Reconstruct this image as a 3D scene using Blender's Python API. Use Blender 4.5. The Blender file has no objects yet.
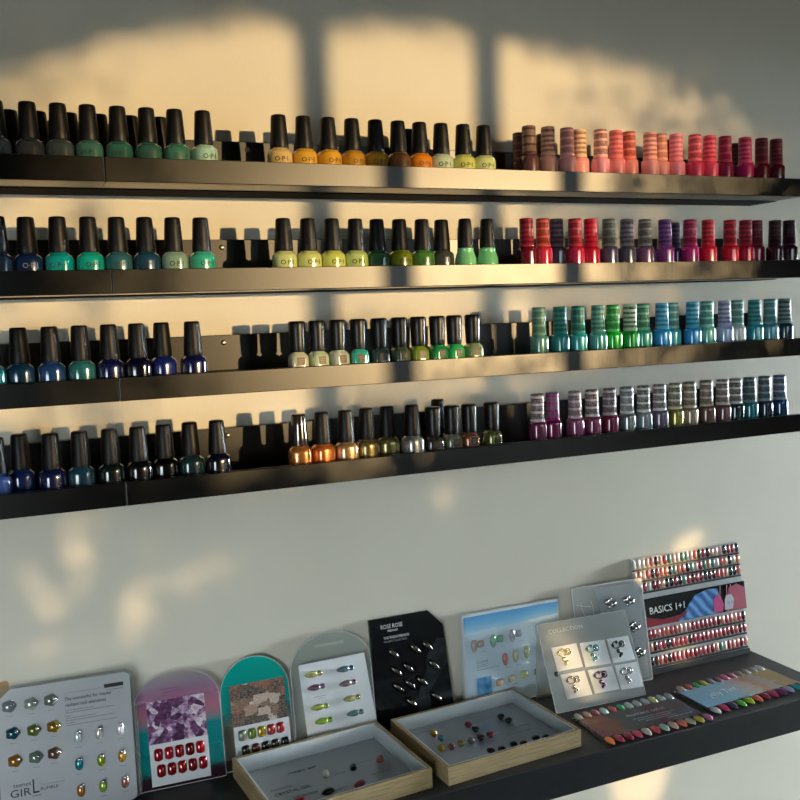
import bpy, bmesh, math, random
from mathutils import Vector, Matrix, noise as mnoise
random.seed(7)
SC = bpy.context.scene
COL = SC.collection
PI = math.pi
H0 = 1.5            # height of the lens above the floor

# ------------------------------------------------------------------ helpers
def lin(h):
    h = h.lstrip('#')
    c = [int(h[i:i+2], 16)/255 for i in (0, 2, 4)]
    return tuple(((v/12.92) if v <= .04045 else ((v+.055)/1.055)**2.4) for v in c) + (1.0,)

MATS = {}
def pbr(name, hexc, rough=.5, metal=0.0, coat=0.0, spec=.5, trans=0.0, alpha=None):
    if name in MATS: return MATS[name]
    m = bpy.data.materials.new(name); m.use_nodes = True
    b = m.node_tree.nodes['Principled BSDF']
    b.inputs['Base Color'].default_value = lin(hexc)
    b.inputs['Roughness'].default_value = rough
    b.inputs['Metallic'].default_value = metal
    b.inputs['Coat Weight'].default_value = coat
    b.inputs['Coat Roughness'].default_value = .06
    b.inputs['Specular IOR Level'].default_value = spec
    b.inputs['Transmission Weight'].default_value = trans
    MATS[name] = m
    return m

def nodes_of(name):
    m = bpy.data.materials.new(name); m.use_nodes = True
    nt = m.node_tree
    MATS[name] = m
    return m, nt, nt.nodes, nt.links, nt.nodes['Principled BSDF']

def ramp(nt, stops, interp='LINEAR'):
    r = nt.nodes.new('ShaderNodeValToRGB'); r.color_ramp.interpolation = interp
    e = r.color_ramp.elements
    e[0].position, e[0].color = stops[0][0], lin(stops[0][1])
    e[1].position, e[1].color = stops[-1][0], lin(stops[-1][1])
    for p, c in stops[1:-1]:
        k = e.new(p); k.color = lin(c)
    return r

def coords(nt, kind='Generated', scale=None):
    t = nt.nodes.new('ShaderNodeTexCoord')
    if scale is None: return t.outputs[kind]
    mp = nt.nodes.new('ShaderNodeMapping'); mp.inputs['Scale'].default_value = scale
    nt.links.new(t.outputs[kind], mp.inputs['Vector'])
    return mp.outputs['Vector']

def noise(nt, vec, scale, detail=3, rough=.5):
    n = nt.nodes.new('ShaderNodeTexNoise')
    n.inputs['Scale'].default_value = scale; n.inputs['Detail'].default_value = detail
    n.inputs['Roughness'].default_value = rough
    nt.links.new(vec, n.inputs['Vector'])
    return n

def bump(nt, height, b, strength=.2, dist=.002):
    bp = nt.nodes.new('ShaderNodeBump')
    bp.inputs['Strength'].default_value = strength; bp.inputs['Distance'].default_value = dist
    nt.links.new(height, bp.inputs['Height']); nt.links.new(bp.outputs['Normal'], b.inputs['Normal'])

def clear_sheet(name, tint='f2f6f6', haze=.06, gloss=.05, haze_col='ffffff'):
    """clear acrylic: see-through, glossy by Fresnel, with a little milkiness"""
    m = bpy.data.materials.new(name); m.use_nodes = True
    nt = m.node_tree; nt.nodes.clear()
    out = nt.nodes.new('ShaderNodeOutputMaterial')
    tr = nt.nodes.new('ShaderNodeBsdfTransparent'); tr.inputs[0].default_value = lin(tint)
    df = nt.nodes.new('ShaderNodeBsdfDiffuse'); df.inputs[0].default_value = lin(haze_col)
    gl = nt.nodes.new('ShaderNodeBsdfGlossy'); gl.inputs['Roughness'].default_value = gloss
    m1 = nt.nodes.new('ShaderNodeMixShader'); m1.inputs[0].default_value = haze
    m2 = nt.nodes.new('ShaderNodeMixShader')
    fr = nt.nodes.new('ShaderNodeFresnel'); fr.inputs['IOR'].default_value = 1.35
    nt.links.new(tr.outputs[0], m1.inputs[1]); nt.links.new(df.outputs[0], m1.inputs[2])
    nt.links.new(m1.outputs[0], m2.inputs[1]); nt.links.new(gl.outputs[0], m2.inputs[2])
    nt.links.new(fr.outputs[0], m2.inputs[0]); nt.links.new(m2.outputs[0], out.inputs[0])
    MATS[name] = m
    return m, nt, m1, df, tr

def link(o, parent=None):
    COL.objects.link(o)
    if parent is not None: o.parent = parent
    return o

def obj(name, me, mat=None, parent=None, loc=(0, 0, 0), rot=(0, 0, 0), label=None):
    o = bpy.data.objects.new(name, me)
    if mat is not None and not me.materials: me.materials.append(mat)
    o.location = loc; o.rotation_euler = rot
    if label: o['label'] = label
    return link(o, parent)

def tag(o, label, cat, group=None, kind=None):
    o['label'] = label; o['category'] = cat
    if group: o['group'] = group
    if kind: o['kind'] = kind
    return o

def thing(name, label, cat, loc=(0, 0, 0), rot=(0, 0, 0), group=None):
    o = bpy.data.objects.new(name, None)
    o.empty_display_size = .02
    o.location = loc; o.rotation_euler = rot
    link(o)
    return tag(o, label, cat, group)

def mesh(verts, faces, smooth=False, name='mesh'):
    me = bpy.data.meshes.new(name)
    me.from_pydata([tuple(v) for v in verts], [], faces)
    if smooth:
        for p in me.polygons: p.use_smooth = True
    me.update()
    return me

def from_bm(bm, smooth=False):
    bmesh.ops.recalc_face_normals(bm, faces=bm.faces[:])
    me = bpy.data.meshes.new('mesh'); bm.to_mesh(me); bm.free()
    if smooth:
        for p in me.polygons: p.use_smooth = True
    return me

def add_box(bm, lo, hi, bev=0.0):
    c = [(a+b)/2 for a, b in zip(lo, hi)]; s = [abs(b-a) for a, b in zip(lo, hi)]
    r = bmesh.ops.create_cube(bm, size=1.0, matrix=Matrix.Translation(c) @ Matrix.Diagonal((*s, 1)))
    if bev > 0:
        es = list({e for v in r['verts'] for e in v.link_edges})
        bmesh.ops.bevel(bm, geom=es, offset=bev, segments=2, affect='EDGES', profile=.5)

def box(lo, hi, bev=0.0):
    bm = bmesh.new(); add_box(bm, lo, hi, bev)
    return from_bm(bm)

def lathe(profile, seg=24, n=2.0, sx=1.0, sy=1.0, ridges=0, ridge=0.0):
    """profile of (r, z) turned round z; n > 2 makes the section a rounded square"""
    vs, fs = [], []
    for r, z in profile:
        for k in range(seg):
            a = 2*PI*k/seg
            c, s = math.cos(a), math.sin(a)
            rr = r/((abs(c)**n+abs(s)**n)**(1/n))
            if ridges: rr *= 1+ridge*math.cos(ridges*a)
            vs.append((rr*c*sx, rr*s*sy, z))
    m = len(profile)
    for j in range(m-1):
        for k in range(seg):
            k2 = (k+1) % seg
            fs.append((j*seg+k, j*seg+k2, (j+1)*seg+k2, (j+1)*seg+k))
    fs.append(tuple(range(seg-1, -1, -1)))
    fs.append(tuple((m-1)*seg+k for k in range(seg)))
    me = mesh(vs, fs)
    for p in me.polygons: p.use_smooth = len(p.vertices) == 4
    return me

def plate(outline, y0, y1, bev=0.0):
    """outline of (x, z) points, extruded from y0 to y1"""
    bm = bmesh.new()
    f = bm.faces.new([bm.verts.new((x, y0, z)) for x, z in outline])
    r = bmesh.ops.extrude_face_region(bm, geom=[f])
    bmesh.ops.translate(bm, vec=(0, y1-y0, 0), verts=[v for v in r['geom'] if isinstance(v, bmesh.types.BMVert)])
    if bev > 0:
        es = [e for e in bm.edges if abs(e.verts[0].co.y-e.verts[1].co.y) < 1e-7]
        bmesh.ops.bevel(bm, geom=es, offset=bev, segments=2, affect='EDGES', profile=.5)
    return from_bm(bm)

def rect(x0, z0, x1, z1, r=0.0, n=5):
    if r <= 0: return [(x0, z0), (x1, z0), (x1, z1), (x0, z1)]
    pts = []
    for cx, cz, a0 in ((x1-r, z0+r, -PI/2), (x1-r, z1-r, 0), (x0+r, z1-r, PI/2), (x0+r, z0+r, PI)):
        for k in range(n+1):
            a = a0+PI/2*k/n
            pts.append((cx+r*math.cos(a), cz+r*math.sin(a)))
    return pts

def arch(w, h, r0=.004, rise=None, n=20):
    """plaque outline: straight sides, arched head"""
    rise = w/2 if rise is None else rise
    pts = [(-w/2, 0), (w/2, 0)]
    for k in range(n+1):
        a = PI*k/n
        pts.append((w/2*math.cos(a), h-rise+rise*math.sin(a)))
    return pts

def text_mesh(s, size, extrude=.0002, align='LEFT', bold=0.0):
    cu = bpy.data.curves.new('text', 'FONT')
    cu.body = s; cu.size = size; cu.extrude = extrude; cu.align_x = align; cu.resolution_u = 2; cu.offset = bold
    o = bpy.data.objects.new('text', cu)
    me = bpy.data.meshes.new_from_object(o)
    bpy.data.objects.remove(o); bpy.data.curves.remove(cu)
    return me

def wall_text(s, size, x, z, mat, parent, y=-.0004, width=None, align='LEFT', name='lettering', rot=0.0):
    """text standing on a panel's front (its plane is x-z, it faces -y)"""
    me = text_mesh(s, size, .0001, align)
    xs = [v.co.x for v in me.vertices] or [0, 1]
    k = 1.0 if width is None else width/max(1e-6, max(xs)-min(xs))
    for v in me.vertices:
        a, b, c = v.co
        v.co = (a*k, -c, b)
    return obj(name, me, mat, parent, (x, y, z), (0, rot, 0))

def nail_mesh(L, W, Hh, kind='almond', nu=12, nv=8):
    """a press-on nail: lies in x-z (length along z), domed towards -y"""
    vs, fs = [], []
    for i in range(nu+1):
        t = i/nu
        if kind == 'almond': w = math.sin(PI*min(1, .16+t*.84))**.62 if t < 1 else .02
        elif kind == 'coffin': w = (1-.25*t)*(min(1, .7+t*3))
        elif kind == 'round': w = max(.02, 1-abs(2*t-1)**2.6)**.5
        else: w = max(.3, 1-abs(2*t-1)**8)**.5
        if i == 0: w *= .6
        hz = Hh*(max(0, math.sin(PI*(.08+.84*t))))**.6
        for j in range(nv+1):
            a = PI*j/nv
            vs.append((-W/2*w*math.cos(a), -hz*math.sin(a)*min(1, .35+w), (t-.5)*L))
    for i in range(nu):
        for j in range(nv):
            p = i*(nv+1)+j
            fs.append((p, p+1, p+nv+2, p+nv+1))
    b = len(vs)
    fs.append(tuple(i*(nv+1) for i in range(nu+1)) + tuple(i*(nv+1)+nv for i in range(nu, -1, -1)))
    me = mesh(vs, fs)
    for p in me.polygons: p.use_smooth = len(p.vertices) == 4
    bm = bmesh.new(); bm.from_mesh(me); bmesh.ops.recalc_face_normals(bm, faces=bm.faces[:]); bm.to_mesh(me); bm.free()
    return me

def dome(rx, rz, h, seg=16, rings=5, petals=0, depth=0.0, squash=2.0):
    """a gem dome on a panel, bulging towards -y"""
    vs, fs = [], []
    for i in range(rings):
        p = i/rings*PI/2
        for k in range(seg):
            a = 2*PI*k/seg
            c, s = math.cos(a), math.sin(a)
            q = 1/((abs(c)**squash+abs(s)**squash)**(1/squash))
            q *= 1+depth*math.cos(petals*a) if petals else 1
            vs.append((rx*q*math.cos(p)*c, -h*math.sin(p), rz*q*math.cos(p)*s))
    vs.append((0, -h, 0)); top = len(vs)-1
    for i in range(rings-1):
        for k in range(seg):
            k2 = (k+1) % seg
            fs.append((i*seg+k, (i+1)*seg+k, (i+1)*seg+k2, i*seg+k2))
    for k in range(seg): fs.append(((rings-1)*seg+k, top, (rings-1)*seg+(k+1) % seg))
    fs.append(tuple(range(seg)))
    me = mesh(vs, fs)
    for p in me.polygons: p.use_smooth = len(p.vertices) < 6
    return me

def ball(r, c=(0, 0, 0), bm=None, u=12, v=8):
    own = bm is None
    bm = bm or bmesh.new()
    bmesh.ops.create_uvsphere(bm, u_segments=u, v_segments=v, radius=r, matrix=Matrix.Translation(c))
    return from_bm(bm, True) if own else bm

def ring_mesh(R, r, c=(0, 0), y=0, seg=18, sub=6, sz=1.0):
    vs, fs = [], []
    for i in range(seg):
        a = 2*PI*i/seg
        for j in range(sub):
            b = 2*PI*j/sub
            q = R+r*math.cos(b)
            vs.append((c[0]+q*math.cos(a), y+r*math.sin(b), c[1]+q*math.sin(a)*sz))
    for i in range(seg):
        for j in range(sub):
            i2, j2 = (i+1) % seg, (j+1) % sub
            fs.append((i*sub+j, i2*sub+j, i2*sub+j2, i*sub+j2))
    return vs, fs

def stroke(pts, w, y=-.0006, t=.0004):
    """a flat drawn stroke through (x, z) points on a panel front"""
    vs, fs = [], []
    n = len(pts)
    for i, (x, z) in enumerate(pts):
        a = pts[max(0, i-1)]; b = pts[min(n-1, i+1)]
        d = Vector((b[0]-a[0], b[1]-a[1])); d = d.normalized() if d.length else Vector((1, 0))
        px, pz = -d.y*w/2, d.x*w/2
        vs += [(x+px, y, z+pz), (x-px, y, z-pz), (x-px, y+t, z-pz), (x+px, y+t, z+pz)]
    for i in range(n-1):
        for j in range(4):
            j2 = (j+1) % 4
            fs.append((i*4+j, i*4+j2, i*4+4+j2, i*4+4+j))
    fs += [(0, 1, 2, 3), tuple(4*(n-1)+k for k in (3, 2, 1, 0))]
    return mesh(vs, fs)

def join(meshes):
    vs, fs = [], []
    for v, f in meshes:
        b = len(vs); vs += list(v); fs += [tuple(i+b for i in q) for q in f]
    return mesh(vs, fs)

def lines_mesh(rows, y=-.0004, t=.0003):
    """small print too fine to read: rows of (x, z, width, height) broken into words"""
    bm = bmesh.new()
    for x, z, w, h in rows:
        p = x
        while p < x+w-1e-5:
            q = min(x+w, p+random.uniform(.003, .009)*min(1, h/.0012+.4))
            add_box(bm, (p, y, z), (q, y+t, z+h)); p = q+h*.7
    return from_bm(bm)

# ------------------------------------------------------------------ materials
m, nt, N, Lk, b = nodes_of('painted wall')
v = coords(nt, 'Object')
n1 = noise(nt, v, 2.2, 4, .55)
r = ramp(nt, [(.3, 'cbc6b7'), (.7, 'd5d0c1')])
Lk.new(n1.outputs[0], r.inputs[0]); Lk.new(r.outputs[0], b.inputs['Base Color'])
n2 = noise(nt, v, 260, 4, .6); bump(nt, n2.outputs[0], b, .10, .002)
b.inputs['Roughness'].default_value = .55
WALL = m
DARKROOM = pbr('dim room paint', '1c1814', .8)
FLOOR = pbr('floor boards', '1c1814', .6)
CEIL = pbr('ceiling paint', '2a251f', .8)

m, nt, N, Lk, b = nodes_of('black satin lacquer')
v = coords(nt, 'Object', (1, 1, 1))
n1 = noise(nt, v, 180, 3); r = ramp(nt, [(.3, '0d0c0b'), (.75, '141311')])
Lk.new(n1.outputs[0], r.inputs[0]); Lk.new(r.outputs[0], b.inputs['Base Color'])
bump(nt, n1.outputs[0], b, .05, .001)
def satin(m, rough, ior):
    """dark lacquer: matt base under a satin sheen without long highlight tails"""
    nt = m.node_tree; b = nt.nodes['Principled BSDF']
    df = nt.nodes.new('ShaderNodeBsdfDiffuse'); gl = nt.nodes.new('ShaderNodeBsdfAnisotropic'); gl.distribution = 'BECKMANN'
    gl.inputs['Roughness'].default_value = rough; gl.inputs['Anisotropy'].default_value = 0
    fr = nt.nodes.new('ShaderNodeFresnel'); fr.inputs['IOR'].default_value = ior
    mx = nt.nodes.new('ShaderNodeMixShader'); src = b.inputs['Base Color'].links[0].from_socket
    nt.links.new(src, df.inputs[0]); nt.links.new(fr.outputs[0], mx.inputs[0]); nt.links.new(df.outputs[0], mx.inputs[1]); nt.links.new(gl.outputs[0], mx.inputs[2])
    nt.links.new(mx.outputs[0], nt.nodes['Material Output'].inputs['Surface']); nt.nodes.remove(b)
satin(m, .335, 1.64)
BLACK = m
m, nt, N, Lk, b = nodes_of('black shelf board')
v = coords(nt, 'Object')
n1 = noise(nt, v, 90, 3); r = ramp(nt, [(.3, '15171a'), (.75, '1c1e21')])
Lk.new(n1.outputs[0], r.inputs[0]); Lk.new(r.outputs[0], b.inputs['Base Color'])
b.inputs['Roughness'].default_value = .5
TABLE = m
STEEL = pbr('steel screw', 'b8b4ac', .3, 1.0)
CAPB = pbr('black cap plastic', '090808', .44, spec=.28)
CAPG = pbr('black gloss cap plastic', '0c0c0c', .34, spec=.4)
CHROME = pbr('chrome', 'd8d8d8', .12, 1.0)
INK = pbr('dark print', '16130f', .5)
INKW = pbr('white print', 'd8d8d8', .5)
INKG = pbr('grey print', '80848a', .5)
WHITE = pbr('white card', 'd6dadd', .4)
CARD = pbr('white board', 'cfd5da', .28)

def oak():
    m, nt, N, Lk, b = nodes_of('oak veneer')
    v = coords(nt, 'Object', (6, 6, 90))
    n1 = noise(nt, v, 5, 5, .6)
    r = ramp(nt, [(.25, '7c6a4c'), (.55, '9c8864'), (.8, 'ae9a76')])
    Lk.new(n1.outputs[0], r.inputs[0]); Lk.new(r.outputs[0], b.inputs['Base Color'])
    b.inputs['Roughness'].default_value = .5
    return m
OAK = oak()

def polish(hexc, kind='tapered'):
    k = 'polish '+hexc+(' gel' if kind == 'gel' else '')
    if k in MATS: return MATS[k]
    m = pbr(k, hexc, .16, coat=1.0)
    b = m.node_tree.nodes['Principled BSDF']
    c = lin(hexc); g_ = .3*c[0]+.6*c[1]+.1*c[2]; d = [.84*q+.16*g_ for q in c[:3]] if g_ < .22 else [1.3*c[0], 1.36*c[1], 1.2*c[2]]; b.inputs['Base Color'].default_value = (d[0]*.60, d[1]*.61, d[2]*.70, 1) if kind != 'gel' else (min(1, c[0]*1.08), min(1, c[1]*1.12), min(1, c[2]*1.18), 1)
    b.inputs['Metallic'].default_value = .10
    return m

def glitter(hexc):
    k = 'glitter '+hexc
    if k in MATS: return MATS[k]
    m, nt, N, Lk, b = nodes_of(k)
    v = coords(nt, 'Object')
    n1 = noise(nt, v, 700, 2, .7)
    c = lin(hexc); r = ramp(nt, [(.3, hexc), (.7, hexc)])
    r.color_ramp.elements[0].color = tuple(x*.45 for x in c[:3])+(1,)
    r.color_ramp.elements[1].color = tuple(min(1, x*1.5) for x in c[:3])+(1,)
    Lk.new(n1.outputs[0], r.inputs[0]); Lk.new(r.outputs[0], b.inputs['Base Color'])
    b.inputs['Metallic'].default_value = .6; b.inputs['Roughness'].default_value = .25
    b.inputs['Coat Weight'].default_value = 1
    return m

def printed_cap(a, c, style, ka=.95, kc=.68):
    """a coloured cap sleeve with printed bands or a column of small print"""
    k = 'cap %s %s %d' % (a, c, style)
    c = ''.join('%02x' % int(int(c[i:i+2], 16)*kc) for i in (0, 2, 4)); a = ''.join('%02x' % min(255, int(int(a[i:i+2], 16)*ka)) for i in (0, 2, 4))
    if k in MATS: return MATS[k]
    m, nt, N, Lk, b = nodes_of(k)
    v = coords(nt, 'Generated')
    sp = N.new('ShaderNodeSeparateXYZ'); Lk.new(v, sp.inputs[0])
    if style == 0:      # three broad bands with lines of print
        r = ramp(nt, [(0, a), (.10, c), (.30, a), (.38, c), (.58, a), (.66, c), (.84, a), (.92, c)], 'CONSTANT')
    elif style == 1:    # rows of fine print
        r = ramp(nt, [(0, a), (.12, c), (.2, a), (.28, c), (.36, a), (.45, c), (.53, a), (.62, c), (.7, a), (.80, c), (.9, a)], 'CONSTANT')
    else:
        r = ramp(nt, [(0, a), (.1, c), (.16, a), (.9, c), (.94, a)], 'CONSTANT')
    Lk.new(sp.outputs['Z'], r.inputs[0])
    n1 = noise(nt, v, 14, 2)
    mx = N.new('ShaderNodeMix'); mx.data_type = 'RGBA'
    r2 = ramp(nt, [(.40, '000000'), (.60, 'ffffff')])
    Lk.new(n1.outputs[0], r2.inputs[0]); 
    mm = N.new('ShaderNodeMath'); mm.operation = 'MULTIPLY'; mm.inputs[1].default_value = .45
    Lk.new(r2.outputs[0], mm.inputs[0]); Lk.new(mm.outputs[0], mx.inputs[0])
    Lk.new(r.outputs[0], mx.inputs[6]); mx.inputs[7].default_value = lin(a)
    Lk.new(mx.outputs[2], b.inputs['Base Color'])
    b.inputs['Roughness'].default_value = .36; b.inputs['Coat Weight'].default_value = .08; b.inputs['Specular IOR Level'].default_value = .35
    return m

# ------------------------------------------------------------------ the room
def struct(name, me, mat):
    o = obj(name, me, mat); o['kind'] = 'structure'
    return o
XL, XR, YF, ZC = -1.5, 4.2, -2.0, 2.7
struct('wall_back', box((XL, 0, 0), (XR, .1, ZC)), WALL)
struct('floor', box((XL, YF-.1, -.05), (XR, .1, 0)), FLOOR)
struct('ceiling', box((XL, YF-.1, ZC), (XR, .1, ZC+.05)), CEIL)
struct('wall_left', box((XL-.1, YF-.1, 0), (XL, .1, ZC)), DARKROOM)

def wall_with_holes(axis, lo, hi, holes):
    """a wall slab (its run is x or y) with rectangular openings (a0, a1, z0, z1)"""
    bm = bmesh.new()
    r = 0 if axis == 'x' else 1
    cuts = sorted({lo[r], hi[r]} | {h[0] for h in holes} | {h[1] for h in holes})
    for a0, a1 in zip(cuts, cuts[1:]):
        z = lo[2]
        inside = sorted([h for h in holes if h[0] <= a0+1e-6 and h[1] >= a1-1e-6], key=lambda h: h[2])
        for z0, z1 in [(h[2], h[3]) for h in inside]+[(hi[2], None)]:
            l = list(lo); h = list(hi); l[r], h[r], l[2], h[2] = a0, a1, z, z0
            add_box(bm, l, h)
            z = z1
    return from_bm(bm)

TAZ, TEL = .56, .04       # where the low sun comes from: right of the wall's normal, just above level
def sunward(X, Z, y):     # the point at depth y whose sunbeam lands on the wall at (X, Z)
    return (X-y*TAZ, y, H0+Z-y*TEL)
W0 = sunward(-.035, -.92, YF); W1 = sunward(1.30, .52, YF)
LH = dict(y0=-.62, y1=-.06, z0=.10, z1=1.58)       # shop window in the right-hand wall
DH = dict(x0=-1.42, x1=-.50, z0=.02, z1=1.52)       # door opening added at the left of the front wall for soft fill light
struct('wall_front', wall_with_holes('x', (XL, YF-.03, 0), (XR, YF, ZC), [(W0[0], W1[0], W0[2], W1[2]), (DH['x0'], DH['x1'], DH['z0'], DH['z1'])]), DARKROOM)
struct('wall_right', wall_with_holes('y', (XR, YF-.03, 0), (XR+.03, .1, ZC), [(LH['y0'], LH['y1'], LH['z0'], LH['z1'])]), DARKROOM)
# frame and bars of the sunlit window in the front wall
bm = bmesh.new()
for X, w in ((.429, .034), (.701, .032)):
    p = sunward(X, 0, YF)
    add_box(bm, (p[0]-w/2, YF-.03, W0[2]), (p[0]+w/2, YF-.005, W1[2]))
add_box(bm, (W0[0]-.03, YF-.02, W0[2]-.03), (W0[0], YF+.01, W1[2]+.03)); add_box(bm, (W1[0], YF-.02, W0[2]-.03), (W1[0]+.03, YF+.01, W1[2]+.03))
add_box(bm, (W0[0], YF-.02, W1[2]), (W1[0], YF+.01, W1[2]+.03)); add_box(bm, (W0[0], YF-.02, W0[2]-.03), (W1[0], YF+.01, W0[2]))
struct('window_1', from_bm(bm), pbr('window frame paint', '5a5650', .5))
bm = bmesh.new()
add_box(bm, (DH['x0'], YF-.03, DH['z0']), (DH['x0']+.05, YF+.01, DH['z1'])); add_box(bm, (DH['x1']-.05, YF-.03, DH['z0']), (DH['x1'], YF+.01, DH['z1']))
add_box(bm, (DH['x0']+.05, YF-.03, DH['z1']-.05), (DH['x1']-.05, YF+.01, DH['z1'])); add_box(bm, (DH['x0']+.05, YF-.03, DH['z0']), (DH['x1']-.05, YF+.01, DH['z0']+.12))
struct('fill_door_1', from_bm(bm), MATS['window frame paint'])
bm = bmesh.new()
for k in range(3):
    y = LH['y0']+(LH['y1']-LH['y0'])*k/2
    add_box(bm, (XR-.01, y-.025, LH['z0']), (XR+.04, y+.025, LH['z1']))
struct('window_2', from_bm(bm), MATS['window frame paint'])
# pavement outside
struct('ground', box((XL-4, YF-9, -.14), (XR+12, 6, -.05)), pbr('pavement', '6a6660', .8))

# ------------------------------------------------------------------ added leaf screen outside the window: gaps shaped to draw the sun patches
def smooth(a, b, x):
    if a == b: return float(x > a)
    t = max(0, min(1, (x-a)/(b-a))); return t*t*(3-2*t)
TOPX = [-.2, .02, .14, .33, .40, .58, .68, .82, .93, 1.05, 1.13, 1.19, 1.3, 1.4]
TOPZ = [.25, .30, .35, .395, .385, .41, .40, .39, .385, .36, .335, .31, .27, .2]
def interp(x, xs, ys):
    if x <= xs[0]: return ys[0]
    for i in range(len(xs)-1):
        if x <= xs[i+1]:
            return ys[i]+(ys[i+1]-ys[i])*(x-xs[i])/(xs[i+1]-xs[i])
    return ys[-1]
SPOTS = [(.070, -.285, .018, .085, .66, .12), (.020, -.355, .012, .040, .50, -.5), (.140, -.365, .034, .065, .20, .1), (.24, -.355, .05, .05, .14, 0),
         (.03, -.43, .05, .02, .25, 0), (.335, -.243, .06, .018, .42, .2), (.575, -.275, .05, .035, .11, 0), 
         (.958, -.805, .058, .075, 1.0, 0), (.752, -.560, .032, .065, 1.0, 0), (1.055, -.420, .030, .030, 1.0, .5), (.99, -.447, .055, .020, 1.0, .3),
         (1.0, -.60, .04, .012, .8, 0), (.345, -.595, .016, .016, .8, 0)]
def openness(X, Z):
    t = 1-smooth(-.03, .02, Z-interp(X, TOPX, TOPZ))
    base = 1.0
    if X < .18: base = 1-.45*smooth(.02, -.06, Z)
    if X < .22 and Z > .20: base *= 1-.5*smooth(.20, .02, X)*smooth(.20, .28, Z)
    if abs(X-.105) < .03 and Z < .22: base *= 1-.6*(1-smooth(.012, .03, abs(X-.105)))*smooth(.22, .17, Z)
    if X > .72: base *= 1-.94*smooth(.72, 1.16, X)**.8
    if X > .45: base *= 1-.40*smooth(.10, -.1, Z)
    if X > .70: base *= 1-.86*smooth(.71, .78, X)*smooth(.212, .182, Z)
    low = smooth(-.24, -.10, Z)
    if .17 < X < .36: low = smooth(-.235, -.15, Z)
    if X > .45: low = smooth(-.19, -.04, Z)
    if X < .06 and Z > -.02: base *= .35+.65*smooth(-.02, .06, X)
    v = t*low*base
    for sx, sz, rx, rz, a, sk in SPOTS:
        dx = X-sx-sk*(Z-sz); dz = Z-sz
        q = (dx/rx)**2+(dz/rz)**2
        if q < 1.6:
            k = 1-smooth(.6, 1.6, q)
            if a < .7 and sz < -.2: k *= max(.15, min(1.5, .75+2.0*mnoise.noise((X*38+Z*14, Z*17, sx*9))))
            v = max(v, min(1, a*k))
    return v
YH = YF-.30
CELL = .0125
vs, fs = [], []
def leaf(X, Z, s, y):
    c = Vector(sunward(X, Z, y))
    a = random.uniform(0, 2*PI); t = random.uniform(-.5, .5); u = random.uniform(-.5, .5)
    M = Matrix.Rotation(t, 3, 'X') @ Matrix.Rotation(u-.5, 3, 'Z') @ Matrix.Rotation(a, 3, 'Y')
    i = len(vs)
    for x, z in ((-.55, 0), (-.28, -.42), (.28, -.42), (.6, 0), (.28, .42), (-.28, .42)):
        vs.append(c+M @ Vector((x*s, 0.0, z*s)))
    fs.append(tuple(range(i, i+6)))
Z = -1.0
while Z < .62:
    X = -.22
    while X < 1.42:
        o = openness(X, Z)
        if .03 < o < .985 and Z > -.19:      # finer leaf quads where the light is half let through
            for dx in (0, .5):
                for dz in (0, .5):
                    if random.random() > o**.45: leaf(X+dx*CELL, Z+dz*CELL, CELL*1.0, YH+random.uniform(-.03, .03))
        elif random.random() > (o**.45 if Z > -.19 else o**.85):
            leaf(X+random.uniform(-.004, .004), Z+random.uniform(-.004, .004), CELL*2.05, YH+random.uniform(-.03, .03))
            if o < .03: leaf(X+CELL/2, Z+CELL/2, CELL*2.3, YH-.06+random.uniform(-.03, .03))
        X += CELL
    Z += CELL
for x in (1.0, 1.4, 1.8, 2.2, 2.6):     # stems added under the leaf screen, down to the ground
    i = len(vs)
    for z in (-.05, .62):
        for k in range(6): vs.append(Vector((x+.012*math.cos(k*PI/3), YH-.1+.012*math.sin(k*PI/3), z)))
    for k in range(6): fs.append((i+k, i+(k+1) % 6, i+6+(k+1) % 6, i+6+k))
gobo = obj('gobo', mesh(vs, fs), pbr('hedge leaf', '2c3a20', .7))
tag(gobo, 'unseen screen of dark green leaves added to shape the sunlight', 'gobo', kind='stuff')

# ------------------------------------------------------------------ picture ledges
D, LIP, PLATE, TB = .1184, .0284, .0715, .010
ZTOP = [.1926, .0635, -.0633, -.1889]            # top edge of each front lip, from lens height
ZB = [z-LIP+H0 for z in ZTOP]                    # underside of each ledge
LEDGE = ['top', 'second', 'third', 'bottom']
SEAM, XE = .1212, 1.2000
def make_ledge(i, x0, x1, side, screws):
    t = thing('picture_ledge', 'black %s of the %s wall ledge, %s the seam at left' % ('short piece' if side == 'left' else 'long piece', LEDGE[i], 'left of' if side == 'left' else 'right of'),
              'shelf', ((x0+x1)/2, 0, ZB[i]), group='black picture ledges')
    w = (x1-x0)/2-.0003
    obj('back_plate', box((-w, -.012, TB), (w, 0, PLATE), .0008), BLACK, t)
    obj('base_board', box((-w, -D+.010, 0), (w, 0, TB), 0), BLACK, t)
    obj('front_lip', box((-w, -D, 0), (w, -D+.010, LIP), .0008), BLACK, t)
    obj('dark_rear_strip', box((-w, -.062, -.0012), (w, -.001, 0), 0), pbr('matte black underside', '14100d', .9, spec=.1), t)  # thin matte strip added to make the rear of the underside darker
    for sx in screws:
        cx = sx-(x0+x1)/2
        me = lathe([(.0034, 0), (.0034, .0006), (.0026, .0016), (.0012, .0019)], 14)
        obj('screw', me, STEEL, t, (cx, -.012, .061), (PI/2, 0, 0))
    return t
SCREWS = [[.3174], [.2759, .536], [.2716, .60], [.2703]]
for i in range(4):
    make_ledge(i, -.85, SEAM, 'left', [])
    make_ledge(i, SEAM, XE, 'right', SCREWS[i])

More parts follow.
